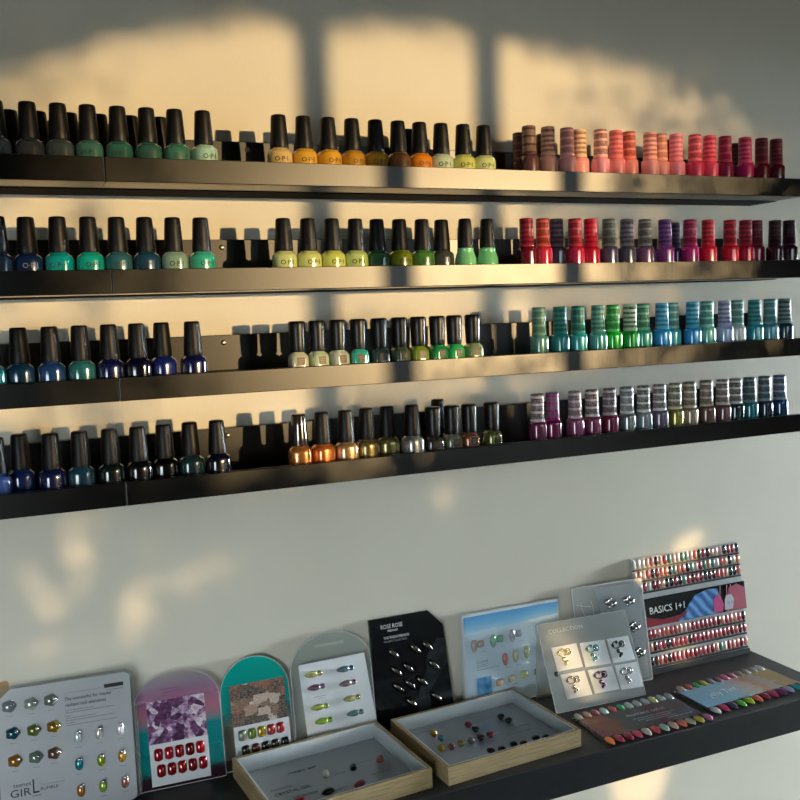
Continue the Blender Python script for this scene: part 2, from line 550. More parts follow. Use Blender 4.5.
# ------------------------------------------------------------------ bottles
BOTTLES = [
    (0, 'left', 'tapered', 'front', 0.0082, -0.0905, 'smoky grey', '5d6a64'),
    (0, 'left', 'tapered', 'front', 0.0428, -0.0905, 'charcoal', '474c49'),
    (0, 'left', 'tapered', 'front', 0.0757, -0.0905, 'slate grey', '4c5a55'),
    (0, 'left', 'tapered', 'front', 0.1083, -0.0905, 'jade', '3d8068'),
    (0, 'left', 'tapered', 'front', 0.1422, -0.0905, 'sea green', '2f7f63'),
    (0, 'left', 'tapered', 'front', 0.1757, -0.0905, 'bottle green', '33745f'),
    (0, 'left', 'tapered', 'front', 0.2089, -0.0905, 'deep mint', '3c8f74'),
    (0, 'left', 'tapered', 'front', 0.2429, -0.0905, 'pale mint', 'a9cdb8'),
    (0, 'left', 'tapered', 'back', 0.0241, -0.042, 'black', '202624'),
    (0, 'left', 'tapered', 'back', 0.0562, -0.042, 'black', '26302c'),
    (0, 'left', 'tapered', 'back', 0.0914, -0.042, 'black', '1e2b27'),
    (0, 'left', 'tapered', 'back', 0.1262, -0.042, 'black', '22312b'),
    (0, 'left', 'tapered', 'back', 0.1631, -0.042, 'dark green', '1f3f33'),
    (0, 'left', 'tapered', 'back', 0.1985, -0.042, 'dark green', '23483a'),
    (0, 'middle', 'tapered', 'front', 0.339, -0.0905, 'peach gold', 'e9c07c'),
    (0, 'middle', 'tapered', 'front', 0.3717, -0.0905, 'sunny orange', 'f2b23c'),
    (0, 'middle', 'tapered', 'front', 0.4048, -0.0905, 'amber yellow', 'eaa92c'),
    (0, 'middle', 'tapered', 'front', 0.438, -0.0905, 'ochre', 'd2922a'),
    (0, 'middle', 'tapered', 'front', 0.4712, -0.0905, 'mustard', 'c08a2c'),
    (0, 'middle', 'tapered', 'front', 0.5036, -0.0905, 'brown', '8a5a1e'),
    (0, 'middle', 'tapered', 'front', 0.5357, -0.0895, 'bright orange', 'ef8a1c'),
    (0, 'middle', 'tapered', 'front', 0.5677, -0.09, 'milky mint', 'd7e3c2'),
    (0, 'middle', 'tapered', 'front', 0.6012, -0.0905, 'lime yellow', 'e2e07a'),
    (0, 'middle', 'tapered', 'front', 0.6332, -0.0905, 'pale lime', 'e6eca0'),
    (0, 'middle', 'tapered', 'back', 0.5396, -0.042, 'dark green', '2f4a2a'),
    (1, 'left', 'tapered', 'front', 0.0011, -0.0905, 'steel blue', '3b5570'),
    (1, 'left', 'tapered', 'front', 0.0325, -0.084, 'navy', '143a70'),
    (1, 'left', 'tapered', 'front', 0.0666, -0.0905, 'turquoise', '0fa3a3'),
    (1, 'left', 'tapered', 'front', 0.1005, -0.0905, 'bright teal', '15b5a5'),
    (1, 'left', 'tapered', 'front', 0.133, -0.0905, 'dusty teal', '2c7a80'),
    (1, 'left', 'tapered', 'front', 0.1657, -0.0905, 'petrol blue', '1d5a70'),
    (1, 'left', 'tapered', 'front', 0.1991, -0.0905, 'sage grey', '8fae9e'),
    (1, 'left', 'tapered', 'front', 0.2332, -0.0905, 'aqua green', '3fb59a'),
    (1, 'middle', 'tapered', 'front', 0.3388, -0.0905, 'pale lime', 'dfe49a'),
    (1, 'middle', 'tapered', 'front', 0.3717, -0.0905, 'butter lime', 'e2e48c'),
    (1, 'middle', 'tapered', 'front', 0.4045, -0.0905, 'lemon lime', 'dbe070'),
    (1, 'middle', 'tapered', 'front', 0.4374, -0.0905, 'soft lime', 'cfe08a'),
    (1, 'middle', 'tapered', 'front', 0.4693, -0.0875, 'forest green', '2f7a45'),
    (1, 'middle', 'tapered', 'front', 0.5014, -0.089, 'olive', '8a9420'),
    (1, 'middle', 'tapered', 'front', 0.5343, -0.0905, 'leaf green', '4f9a2c'),
    (1, 'middle', 'tapered', 'front', 0.566, -0.086, 'grey olive', '4d5546'),
    (1, 'middle', 'tall', 'front', 0.6002, -0.0905, 'mint', '8fe0a2'),
    (1, 'middle', 'tall', 'front', 0.6349, -0.0905, 'spring green', '86dc9a'),
    (2, 'left', 'tapered', 'front', -0.0152, -0.0905, 'aqua', '2fb5a8'),
    (2, 'left', 'tapered', 'front', 0.0157, -0.082, 'peacock blue', '155a7a'),
    (2, 'left', 'tapered', 'front', 0.0494, -0.0905, 'cobalt blue', '124f8f'),
    (2, 'left', 'tapered', 'front', 0.0828, -0.0905, 'teal', '0f8585'),
    (2, 'left', 'tapered', 'front', 0.1159, -0.0905, 'midnight blue', '101c58'),
    (2, 'left', 'tapered', 'front', 0.1486, -0.0905, 'blue black', '0c1030'),
    (2, 'left', 'tapered', 'front', 0.1796, -0.0825, 'royal blue', '142f8a'),
    (2, 'left', 'tapered', 'front', 0.2156, -0.0905, 'indigo', '121a55'),
    (2, 'middle', 'square', 'front', 0.3505, -0.0915, 'ivory', 'd6d2b4'),
    (2, 'middle', 'square', 'front', 0.3778, -0.0915, 'pistachio', 'c8d8b2'),
    (2, 'middle', 'square', 'front', 0.4062, -0.0915, 'pearl', 'c9cbb8'),
    (2, 'middle', 'square', 'front', 0.4352, -0.0915, 'turquoise', '3fb8ac'),
    (2, 'middle', 'square', 'front', 0.4654, -0.0915, 'pine grey', '4d6a5c'),
    (2, 'middle', 'square', 'front', 0.4948, -0.0915, 'moss', '6d8050'),
    (2, 'middle', 'square', 'front', 0.5232, -0.0915, 'olive lime', '8aa22c'),
    (2, 'middle', 'square', 'front', 0.5521, -0.0915, 'emerald', '27a05a'),
    (2, 'middle', 'square', 'front', 0.5783, -0.0915, 'fresh green', '35c06a'),
    (2, 'middle', 'square', 'front', 0.6074, -0.0915, 'pale olive', 'a3b27a'),
    (3, 'left', 'tapered', 'front', -0.0177, -0.0905, 'periwinkle blue', '3f63b0'),
    (3, 'left', 'tapered', 'front', 0.0084, -0.0715, 'sapphire blue', '173a80'),
    (3, 'left', 'tapered', 'front', 0.0421, -0.0905, 'dark navy', '121e55'),
    (3, 'left', 'tapered', 'front', 0.0747, -0.0905, 'dark teal', '124f60'),
    (3, 'left', 'tapered', 'front', 0.1092, -0.0905, 'green black', '0d2420'),
    (3, 'left', 'tapered', 'front', 0.1422, -0.0905, 'black', '0d0f12'),
    (3, 'left', 'tapered', 'front', 0.1741, -0.087, 'jet black', '0b0c0e'),
    (3, 'left', 'tapered', 'front', 0.2061, -0.0875, 'dark spruce', '1f4648'),
    (3, 'left', 'tapered', 'front', 0.2394, -0.0905, 'ink', '0d1224'),
    (3, 'middle', 'tapered', 'front', 0.3475, -0.0905, 'copper glitter', 'c98446'),
    (3, 'middle', 'tapered', 'front', 0.3795, -0.09, 'copper orange', 'd27a3a'),
    (3, 'middle', 'tapered', 'front', 0.4124, -0.0905, 'rose gold', 'c9a070'),
    (3, 'middle', 'tapered', 'front', 0.4442, -0.086, 'antique bronze', '8a7a48'),
    (3, 'middle', 'tapered', 'front', 0.476, -0.082, 'olive gold', '93884a'),
    (3, 'middle', 'tapered', 'front', 0.5099, -0.0905, 'silver', 'a8a8a4'),
    (3, 'middle', 'square', 'front', 0.5415, -0.0915, 'smoky brown', '4a4038'),
    (3, 'middle', 'square', 'front', 0.5702, -0.0915, 'grey olive', '85846a'),
    (3, 'middle', 'square', 'front', 0.5979, -0.0915, 'pink copper', 'b8765a'),
    (3, 'middle', 'square', 'front', 0.6341, -0.0915, 'olive bronze', '8a8a4a'),
    (3, 'middle', 'tapered', 'back', 0.5729, -0.042, 'black', '202020'),
    (0, 'right', 'gel', 'front', 0.7048, -0.0935, 'mocha', '5a3a3a', '4d2e30', 'a08070'),
    (0, 'right', 'gel', 'front', 0.7364, -0.0935, 'rosy beige', 'b98474', 'b58a78', '6e4638'),
    (0, 'right', 'gel', 'front', 0.7685, -0.0935, 'dusty pink', 'c98a88', 'c0898a', 'a06a6c'),
    (0, 'right', 'gel', 'front', 0.7941, -0.0875, 'peach', 'ee9a90', 'e8b898', 'a88452'),
    (0, 'right', 'gel', 'front', 0.8267, -0.0935, 'pale rose', 'f09aa0', 'ecb4a8', '9a6058'),
    (0, 'right', 'gel', 'front', 0.8543, -0.0935, 'salmon', 'f08a88', 'ef7f80', 'e06a6c'),
    (0, 'right', 'gel', 'front', 0.8803, -0.09, 'coral', 'ee8c80', 'e5806f', 'b05048'),
    (0, 'right', 'gel', 'front', 0.9163, -0.0935, 'blush', 'f2a09a', 'eca598', 'c06a60'),
    (0, 'right', 'gel', 'front', 0.9415, -0.0865, 'peach pink', 'f0988c', 'f0a892', 'e89480'),
    (0, 'right', 'gel', 'front', 0.9674, -0.091, 'candy pink', 'ee8c98', 'ef8a98', 'e07a88'),
    (0, 'right', 'gel', 'front', 1.0019, -0.0935, 'rose', 'd83f60', 'ea6f7c', 'c03f54'),
    (0, 'right', 'gel', 'front', 1.0304, -0.0935, 'raspberry', 'd84a66', 'de5468', 'b43048'),
    (0, 'right', 'gel', 'front', 1.0613, -0.0935, 'berry', '7a1f40', 'a02f50', '701c38'),
    (0, 'right', 'gel', 'front', 1.102, -0.0935, 'magenta', 'a81f58', 'b03a60', '80204a'),
    (0, 'right', 'gel', 'front', 1.1362, -0.0935, 'maroon', '4f0f20', '6a1f30', '3a0c18'),
    (0, 'right', 'gel', 'front', 1.1668, -0.0935, 'dark maroon', '450d1c', '5a1426', '320810'),
    (0, 'right', 'gel', 'back', 0.7179, -0.045, 'brown', '5a3430', '6a4038', '4a2c28'),
    (0, 'right', 'gel', 'back', 0.7583, -0.045, 'brown', '50302c', '5a3a30', '402820'),
    (0, 'right', 'gel', 'back', 0.9879, -0.045, 'crimson', 'a01840', 'a81c48', '801038'),
    (0, 'right', 'gel', 'back', 1.1269, -0.045, 'plum', '4a2830', '5c3038', '3c2028'),
    (1, 'right', 'gel', 'front', 0.6974, -0.0935, 'dark red', '5f0f20', '8f1a30', '5f0f20'),
    (1, 'right', 'gel', 'front', 0.7249, -0.0935, 'coral red', 'd8304a', 'e0604c', 'b83a38'),
    (1, 'right', 'gel', 'front', 0.7507, -0.089, 'dusky purple', '4a3a44', '6a505a', '3c3038'),
    (1, 'right', 'gel', 'front', 0.7796, -0.0935, 'raspberry red', 'c8284a', 'c83a48', '9a2434'),
    (1, 'right', 'gel', 'front', 0.8067, -0.0935, 'crimson', 'c01430', 'c81c38', 'b01028'),
    (1, 'right', 'gel', 'front', 0.8396, -0.0935, 'grey violet', '5f5068', '6f7a74', '5a6460'),
    (1, 'right', 'gel', 'front', 0.8722, -0.0935, 'slate violet', '57505c', '78707c', '4c4858'),
    (1, 'right', 'gel', 'front', 0.9055, -0.0935, 'mauve', '85506c', '8f8c84', '6c5c64'),
    (1, 'right', 'gel', 'front', 0.9431, -0.0935, 'purple', '8a3a80', '7a4a90', '58306c'),
    (1, 'right', 'gel', 'front', 0.9913, -0.0935, 'magenta', 'c02a78', 'c03a68', '962a54'),
    (1, 'right', 'gel', 'front', 1.0268, -0.0935, 'scarlet', 'e01a34', 'c83040', '9c2030'),
    (1, 'right', 'gel', 'front', 1.0712, -0.0935, 'bright red', 'e01c30', 'd83444', 'a82434'),
    (1, 'right', 'gel', 'front', 1.103, -0.0935, 'cherry red', 'b81638', 'a82438', '781828'),
    (1, 'right', 'gel', 'front', 1.1288, -0.0895, 'garnet', '7a1430', '801c30', '541020'),
    (1, 'right', 'gel', 'front', 1.1652, -0.0935, 'dark plum', '3a141e', '3c1820', '1e0c10'),
    (1, 'right', 'gel', 'front', 1.1954, -0.0935, 'aubergine', '34141e', '3c1c24', '200c14'),
    (1, 'right', 'gel', 'back', 1.0006, -0.045, 'dark purple', '4a2a58', '5c5068', '443a50'),
    (2, 'right', 'gel', 'front', 0.7151, -0.0935, 'grey green', '5f8f80', '6a9c88', '5a8878'),
    (2, 'right', 'gel', 'front', 0.7509, -0.0935, 'sea teal', '2a8c88', '2f8f80', '1f6c60'),
    (2, 'right', 'gel', 'front', 0.7822, -0.0935, 'teal', '2f9c9c', '3a9488', '26706a'),
    (2, 'right', 'gel', 'front', 0.8177, -0.0935, 'grey teal', '4c9c98', '5fa498', '42807a'),
    (2, 'right', 'gel', 'front', 0.8447, -0.0935, 'vivid green', '1fc030', '5ccc70', '30a048'),
    (2, 'right', 'gel', 'front', 0.8759, -0.0935, 'grass green', '20a83a', 'b8d8b8', '1c3020'),
    (2, 'right', 'gel', 'front', 0.902, -0.091, 'viridian', '3aa894', '7cc4a4', '3c8c6c'),
    (2, 'right', 'gel', 'front', 0.9361, -0.0935, 'sky blue', '2f9ce0', '5ab8dc', '2c80b4'),
    (2, 'right', 'gel', 'front', 0.9615, -0.086, 'aqua', '48b4c0', '8ccccc', '58a0a0'),
    (2, 'right', 'gel', 'front', 0.9954, -0.0935, 'azure', '309ad8', '4cb4dc', '2880b0'),
    (2, 'right', 'gel', 'front', 1.0242, -0.0935, 'pale jade', '78c4b4', '88d4cc', '50a49c'),
    (2, 'right', 'gel', 'front', 1.0597, -0.0935, 'icy lavender', 'b0c0e0', 'b0b8dc', '7c88b8'),
    (2, 'right', 'gel', 'front', 1.0859, -0.093, 'frosted white', 'c8ccc8', '98ccc0', '68a498'),
    (2, 'right', 'gel', 'front', 1.122, -0.0935, 'dark cyan', '2a98a4', '48a4a4', '287880'),
    (2, 'right', 'gel', 'front', 1.155, -0.0935, 'pale teal', '5aa4ac', '78b4bc', '5a98a0'),
    (2, 'right', 'gel', 'front', 1.1864, -0.0935, 'black teal', '123c48', '7c9494', '141c20'),
    (3, 'right', 'gel', 'front', 0.7095, -0.0935, 'plum', '6c2c4c', 'c8b8bc', '3a2830'),
    (3, 'right', 'gel', 'front', 0.7355, -0.093, 'boysenberry', '7a1c4c', '8c2068', 'c090b0'),
    (3, 'right', 'gel', 'front', 0.7744, -0.0935, 'mauve', '8c4a68', 'b8a4ac', '9c8890'),
    (3, 'right', 'gel', 'front', 0.8046, -0.0935, 'dark rose', '7a3050', 'c4b4b8', '241c20'),
    (3, 'right', 'gel', 'front', 0.8363, -0.0935, 'bordeaux', '701c38', 'b8a8ac', '6c4850'),
    (3, 'right', 'gel', 'front', 0.8686, -0.0935, 'silver', '98a0a0', 'c8c8c8', 'b0b0b0'),
    (3, 'right', 'gel', 'front', 0.8995, -0.0935, 'steel grey', '848c90', 'd8d4cc', '34302c'),
    (3, 'right', 'gel', 'front', 0.93, -0.0935, 'grey lilac', '6c6070', 'd0c8c4', '786c6c'),
    (3, 'right', 'gel', 'front', 0.96, -0.0935, 'antique gold', 'a89c50', 'ccc4ac', '6c6450'),
    (3, 'right', 'gel', 'front', 0.9886, -0.0935, 'champagne', 'a48c74', 'c8b8a0', '8c7860'),
    (3, 'right', 'gel', 'front', 1.0226, -0.0935, 'cocoa', '6c4c40', 'c0b0a0', '8c7c6c'),
    (3, 'right', 'gel', 'front', 1.0552, -0.0935, 'mauve brown', '6c484c', 'bcb0a8', '504440'),
    (3, 'right', 'gel', 'front', 1.0821, -0.0935, 'spruce black', '143038', 'c0bcb8', '181818'),
    (3, 'right', 'gel', 'front', 1.1115, -0.0935, 'teal', '14707c', '6c8084', '304048'),
    (3, 'right', 'gel', 'front', 1.1435, -0.0935, 'navy', '1c2840', '788890', '202c34'),
    (3, 'right', 'gel', 'front', 1.1761, -0.0935, 'prussian blue', '123c64', '8490a8', '242c4c'),
]

def tapered_meshes():
    body = lathe([(.0146, 0), (.0155, .0010), (.0158, .005), (.0158, .029), (.0155, .0325), (.0147, .0350), (.0133, .0366), (.0118, .0374), (.0108, .0385), (.0106, .0400)], 28, 2.6)
    cap = lathe([(.0114, .0392), (.0117, .0402), (.0113, .050), (.0103, .066), (.0095, .0785), (.0088, .0808), (.0070, .0814)], 24)
    return body, cap
def tall_meshes():
    body = lathe([(.0138, 0), (.0148, .0012), (.0155, .008), (.0155, .020), (.0148, .028), (.0128, .0345), (.0112, .0385), (.0118, .0395), (.0118, .0418), (.0105, .0425)], 24)
    cap = lathe([(.0108, .0420), (.0110, .0428), (.0108, .052), (.0098, .068), (.0086, .0805), (.0078, .0822), (.0060, .0827)], 32, ridges=16, ridge=.012)
    return body, cap
def square_meshes():
    body = lathe([(.0108, 0), (.0120, .0012), (.0122, .006), (.0122, .027), (.0118, .0305), (.0102, .0335), (.0078, .0352), (.0074, .0375)], 24, 5)
    cap = lathe([(.0098, .0366), (.0102, .0376), (.0104, .046), (.0110, .066), (.0114, .0735), (.0106, .0755), (.0086, .0766)], 24)
    return body, cap
def gel_meshes():
    body = lathe([(.0114, 0), (.0125, .0010), (.0128, .004), (.0128, .036), (.0126, .0390), (.0118, .0410), (.0104, .0420), (.0094, .0426), (.0092, .0440)], 24, 2.6)
    cap = lathe([(.0104, .0432), (.0108, .0440), (.0108, .0452), (.0104, .0456), (.0101, .064), (.0098, .0815), (.0094, .0830), (.0080, .0835)], 24)
    return body, cap
SHAPES = {'tapered': tapered_meshes(), 'tall': tall_meshes(), 'square': square_meshes(), 'gel': gel_meshes()}
def lettering_mesh(s, size, z, R):
    me = text_mesh(s, size, .0, 'CENTER', .00012)
    bm = bmesh.new(); bm.from_mesh(me)
    for v in bm.verts:
        a = v.co.x/R
        q = R/((abs(math.sin(a))**2.6+abs(math.cos(a))**2.6)**(1/2.6))
        v.co = (q*math.sin(a), -q*math.cos(a), z+v.co.y)
    bm.to_mesh(me); bm.free()
    return me
OPI = lettering_mesh('O\u00b7P\u00b7I', .0082, .0223, .0161)
SQLAB = plate(rect(-.0052, .0195, .0052, .0300, .0008, 2), -.0126, -.0121)
SQTXT = lines_mesh([(-.0034, .0262, .007, .0012), (-.0034, .0238, .007, .0012), (-.0034, .0214, .005, .0012)], -.0129)
ORD = ['first', 'second', 'third', 'fourth', 'fifth', 'sixth', 'seventh', 'eighth', 'ninth', 'tenth', 'eleventh', 'twelfth', 'thirteenth', 'fourteenth', 'fifteenth', 'sixteenth']
GLIT = {'copper glitter', 'copper orange', 'silver', 'rose gold', 'antique bronze', 'olive gold', 'olive bronze', 'pink copper', 'antique gold'}
CAPWORD = {'tapered': 'black-capped', 'tall': 'tall-capped', 'square': 'square', 'gel': 'print-capped'}
SQ = [0]
def lum(h):
    c = lin(h); return .2*c[0]+.7*c[1]+.1*c[2]
protos = {}
def place_bottle(spec, order):
    ledge, run, kind, row, x, y, cname, glass = spec[:8]
    where = '%s from left in the %s run of the %s ledge' % (ORD[order], run, LEDGE[ledge])
    if row == 'back':
        lab = 'second-row %s %s bottle, %s from left behind the %s run of the %s ledge' % (CAPWORD[kind], cname, ORD[order], run, LEDGE[ledge])
    else:
        lab = '%s %s bottle, %s' % (CAPWORD[kind], cname, where)
    body, cap = SHAPES[kind]
    t = thing('nail_polish_bottle', lab, 'nail polish', (x, y, ZB[ledge]+TB+.0001), (0, 0, random.uniform(-.25, .25)),
              group='%s bottles, %s run of the %s ledge' % ({'gel': 'print-capped'}.get(kind, 'black-capped'), run, LEDGE[ledge]))
    gm = glitter(glass) if cname in GLIT else polish(glass, kind)
    if kind == 'gel':
        cm = printed_cap(spec[8], spec[9], (order*7+ledge) % 2 if ledge != 3 else 0, *((1.06, .86), (1.0, .74), (1.0, .74), (1.14, .66))[ledge])
    elif cname == 'copper glitter': cm = pbr('mirror black cap', '6a6460', .12, .9)
    elif kind == 'square': cm = CAPG
    else: cm = CAPB
    def put(name, me, mat):
        o = bpy.data.objects.new(name, me)
        if not me.materials: me.materials.append(mat)
        o.material_slots[0].link = 'OBJECT'; o.material_slots[0].material = mat
        link(o, t); return o
    put('glass_body', body, gm)
    put('cap', cap, cm)
    if kind == 'tapered' and row == 'front' and ledge < 2:
        put('lettering', OPI, INK if lum(glass) > .05 else INKG)
    if kind == 'square':
        t.rotation_euler.z = random.uniform(-.12, .22)
        lb = put('label', SQLAB, pbr('label print', '241a12', .4))
        o = bpy.data.objects.new('label_print', SQTXT)
        if not SQTXT.materials: SQTXT.materials.append(pbr('label gold', '6a5434', .4))
        link(o, lb)
    return t
count = {}
for spec in sorted(BOTTLES, key=lambda s: (s[0], s[1], s[3], s[4])):
    key = (spec[0], spec[1], spec[3])
    place_bottle(spec, count.get(key, 0)); count[key] = count.get(key, 0)+1

# ------------------------------------------------------------------ the wide shelf below
ZT = H0-.618
t = thing('wall_shelf', 'thick black wall shelf carrying the nail swatch displays and trays', 'shelf', (.165, 0, ZT-.05))
obj('board', box((-1.0, -.2167, 0), (1.0147, 0, .05), .0012), TABLE, t)

# ------------------------------------------------------------------ displays on the shelf
def panel(name, label, cat, x, y, yaw, lean, group=None):
    return thing(name, label, cat, (x, y, ZT), (-lean, 0, yaw), group)
G1 = 'nail art display boards leaning on the wall'
def gem(hexc):  # iridescent glossy nail finish
    return pbr('gem '+hexc, hexc, .12, .35, coat=1.0)
CLEAR = clear_sheet('clear acrylic', 'eef3f3', .07, .06)[0]
GLOWEDGE = clear_sheet('acrylic edge glow', 'ffffff', .55, .2)[0]  # white haze paints in the glow along the acrylic edges

def edge_strip(outline, w, y0, y1, mat, parent):
    """whitened rim strip of an acrylic sheet"""
    vs, fs = [], []
    n = len(outline)
    cx = sum(p[0] for p in outline)/n; cz = sum(p[1] for p in outline)/n
    for x, z in outline:
        d = Vector((cx-x, cz-z)); d = d.normalized()*w
        vs += [(x, y0, z), (x, y1, z), (x+d.x, y1, z+d.y), (x+d.x, y0, z+d.y)]
    for i in range(n):
        j = (i+1) % n
        for a in range(4):
            c = (a+1) % 4
            fs.append((i*4+a, j*4+a, j*4+c, i*4+c))
    return obj('bright_rim', mesh(vs, fs), mat, parent)

# far left: corner of a printed tan card
t = panel('display_card', 'tan printed card cut off by the left edge of the photo', 'display', -.075, -.0040, 0, .016, G1)
m, nt, N, Lk, b = nodes_of('tan print')
n1 = noise(nt, coords(nt, 'Object'), 40, 3); r = ramp(nt, [(.35, 'a4713c'), (.6, 'c39a5c'), (.75, 'b8b09a')])
Lk.new(n1.outputs[0], r.inputs[0]); Lk.new(r.outputs[0], b.inputs['Base Color'])
obj('board', plate(rect(-.07, 0, .050, .170, .004), 0, .003), pbr('tan board', 'b08a58', .5), t)
obj('printed_sheet', plate(rect(-.066, .01, .047, .165), -.0005, 0), m, t)

# A: white board with flower gems and nail tips
t = panel('display_board', 'white rounded board with flower gems and nine nail tips, at far left', 'display', .040, -.0425, -.0700, .152, G1)
ol = [(-.0785, 0.0), (.0795, 0.0)] + rect(-.0785, 0, .0795, .1647, .010)[6:12] + [(-.064, .1647), (-.0785, .152)]
obj('board', plate(rect(-.084, 0, .0795, .02, .008)[:6] + rect(-.0785, 0, .0795, .1647, .010)[6:12] + [(-.066, .1647), (-.084, .148), (-.084, .004)], 0, .003), pbr('grey white board', 'adb0b4', .28), t)
backing = obj('clear_backing', plate(rect(-.088, 0, .0865, .168, .014), .0032, .0062), CLEAR, t)
FLC = ['8f979c', 'a9b0a4', '7a8078', '135060', '6f7a3c', '8a6a1c', '9a6a1c', '7a8a80', '6a5040']
FL = [(-68, 144), (-42, 143), (-18.5, 143.6), (-65.5, 110), (-40.7, 109.6), (-17, 110), (-65, 75.5), (-40.5, 75.7), (-18.3, 76.5)]
fme = dome(.0088, .0078, .006, 20, 5, 5, .10)
cme = dome(.0028, .0028, .0036, 10, 4)
for (x, z), c in zip(FL, FLC):
    o = obj('flower_gem', fme.copy(), None, t, (x/1000, 0, z/1000)); o.data.materials.clear(); o.data.materials.append(gem(c))
    obj('rhinestone', cme, CHROME, o, (.0042, -.0042, .0022))
TPC = ['c8dce0', 'd6d0cc', 'd8d4d8', '128290', '8f9f20', 'b8862c', 'b0702c', '8fae40', '9a6a5c']
TP = [(11, 91.5), (37, 92), (63.4, 92.6), (10.4, 57.5), (37.4, 57.6), (63.5, 58), (10.6, 24), (37.7, 24.5), (65, 24.4)]
tme = nail_mesh(.0165, .0105, .0045, 'round')
for (x, z), c in zip(TP, TPC):
    o = obj('nail_tip', tme.copy(), None, t, (x/1000, 0, z/1000), (0, PI, 0)); o.data.materials.clear(); o.data.materials.append(gem(c))
    obj('chrome_bead', dome(.0034, .003, .0034, 10, 4), CHROME, o, (-.001, -.0032, -.0066), label='small silver bead at the nail base')
obj('print_block', plate(rect(.047, .148, .071, .1528), -.0005, 0), pbr('black print', '0c0c10', .4), t)
wall_text('The wonderful for maybe', .0062, -.0025, .1395, INK, t, width=.0575)
wall_text('radiant nail elements', .0062, -.0020, .1318, INK, t, width=.050)
obj('small_print', lines_mesh([(.051, .1445, .020, .0009), (-.0022, .149, .045, .0004), (-.002, .1265, .034, .0008), (-.002, .1235, .060, .0009), (-.002, .1195, .006, .0008), (-.002, .1165, .036, .0008), (-.002, .1135, .061, .0009), (-.002, .1105, .012, .0008), (-.002, .1075, .062, .0009)] +
    [(x/1000-.004, z/1000-.013, .008, .0007) for x, z in FL+TP]), INKG, t)
wall_text('teenes', .0075, -.069, .0425, INK, t, width=.021)
wall_text('GIR', .0135, -.0735, .0305, INK, t, width=.0245)
wall_text('L', .0255, -.0475, .0315, INK, t, width=.0075)
wall_text('The premium nail', .0038, -.0375, .0395, INKG, t, width=.029)
wall_text('BUMBLE', .0055, -.0375, .0335, INK, t, width=.021)
wall_text('maison', .0035, -.047, .0275, INK, t, width=.010)

# B: tinted plaque with crystal photo and ten red nails
t = panel('display_plaque', 'clear plaque tinted pink to teal with crystal photo and ten red nails', 'display', .1806, -.0395, -.0412, .2159, G1)
mB, nt, mixB, dfB, trB = clear_sheet('pink to teal acrylic', 'f4f0f2', .5, .06)
sp = nt.nodes.new('ShaderNodeSeparateXYZ'); nt.links.new(coords(nt, 'Generated'), sp.inputs[0])
r = ramp(nt, [(0, '40202c'), (.10, '3a2a34'), (.16, '0f8f90'), (.50, '1c9a9c'), (.58, 'b08a9c'), (.66, 'd88aa0'), (.80, 'cc90bc'), (.92, 'b0a8d0'), (1.0, 'b8c4d0')])  # dark red foot of the ramp paints in a reddish reflection
nt.links.new(sp.outputs['Z'], r.inputs[0]); nt.links.new(r.outputs[0], dfB.inputs[0])
r2 = ramp(nt, [(0, 'c8c8c8'), (.55, 'd0d0d0'), (.80, 'a0a0a0'), (1.0, '383838')])
nt.links.new(sp.outputs['Z'], r2.inputs[0]); nt.links.new(r2.outputs[0], mixB.inputs[0])
ol = arch(.1137, .1500, rise=.040)
obj('board', plate(ol, 0, .003), mB, t)
edge_strip(ol, .0009, -.0002, .0032, GLOWEDGE, t)
m, nt, N, Lk, b = nodes_of('crystal photo print')
v = coords(nt, 'Generated', (5, 1, 4))
vo = N.new('ShaderNodeTexVoronoi'); vo.inputs['Scale'].default_value = 1.6; Lk.new(v, vo.inputs['Vector'])
sp = N.new('ShaderNodeSeparateColor'); Lk.new(vo.outputs['Color'], sp.inputs[0])
n1 = noise(nt, v, 2.4, 5, .7); mx = N.new('ShaderNodeMath'); mx.operation = 'ADD'
mh = N.new('ShaderNodeMath'); mh.operation = 'MULTIPLY'; mh.inputs[1].default_value = .5
Lk.new(sp.outputs[0], mh.inputs[0]); Lk.new(mh.outputs[0], mx.inputs[0]); Lk.new(n1.outputs[0], mx.inputs[1])
r = ramp(nt, [(.40, '241026'), (.58, '4a2048'), (.72, '7c4a78'), (.85, 'b8a0b8'), (1.0, 'ded6de')])
Lk.new(mx.outputs[0], r.inputs[0]); Lk.new(r.outputs[0], b.inputs['Base Color']); b.inputs['Roughness'].default_value = .35
obj('photo_print', plate(rect(-.041, .0585, .036, .1140), -.0006, 0), m, t)
obj('white_card', plate(rect(-.041, .0045, .0365, .0583), -.0006, 0), WHITE, t)
wr = nail_mesh(.0165, .0118, .0042, 'square')
REDS = ['9a1420', 'a81828', '8a1018', '6a0c14', 'b01420', '8c1018', '8a0e16', '9c2018', '7a0c12', '980f1a']
for k in range(10):
    x = -.030+.0138*(k % 5)+(.002 if k > 4 else 0); z = .0445 if k < 5 else .0235
    o = obj('nail_tip', wr.copy(), None, t, (x, -.0006, z)); o.data.materials.clear(); o.data.materials.append(gem(REDS[k]))
obj('script_print', join([]) if False else lines_mesh([(-.020, .1275, .024, .0008), (-.018, .1235, .026, .0007), (-.018, .1195, .022, .0007)], -.0003), pbr('rose print', '8a3a70', .5), t)

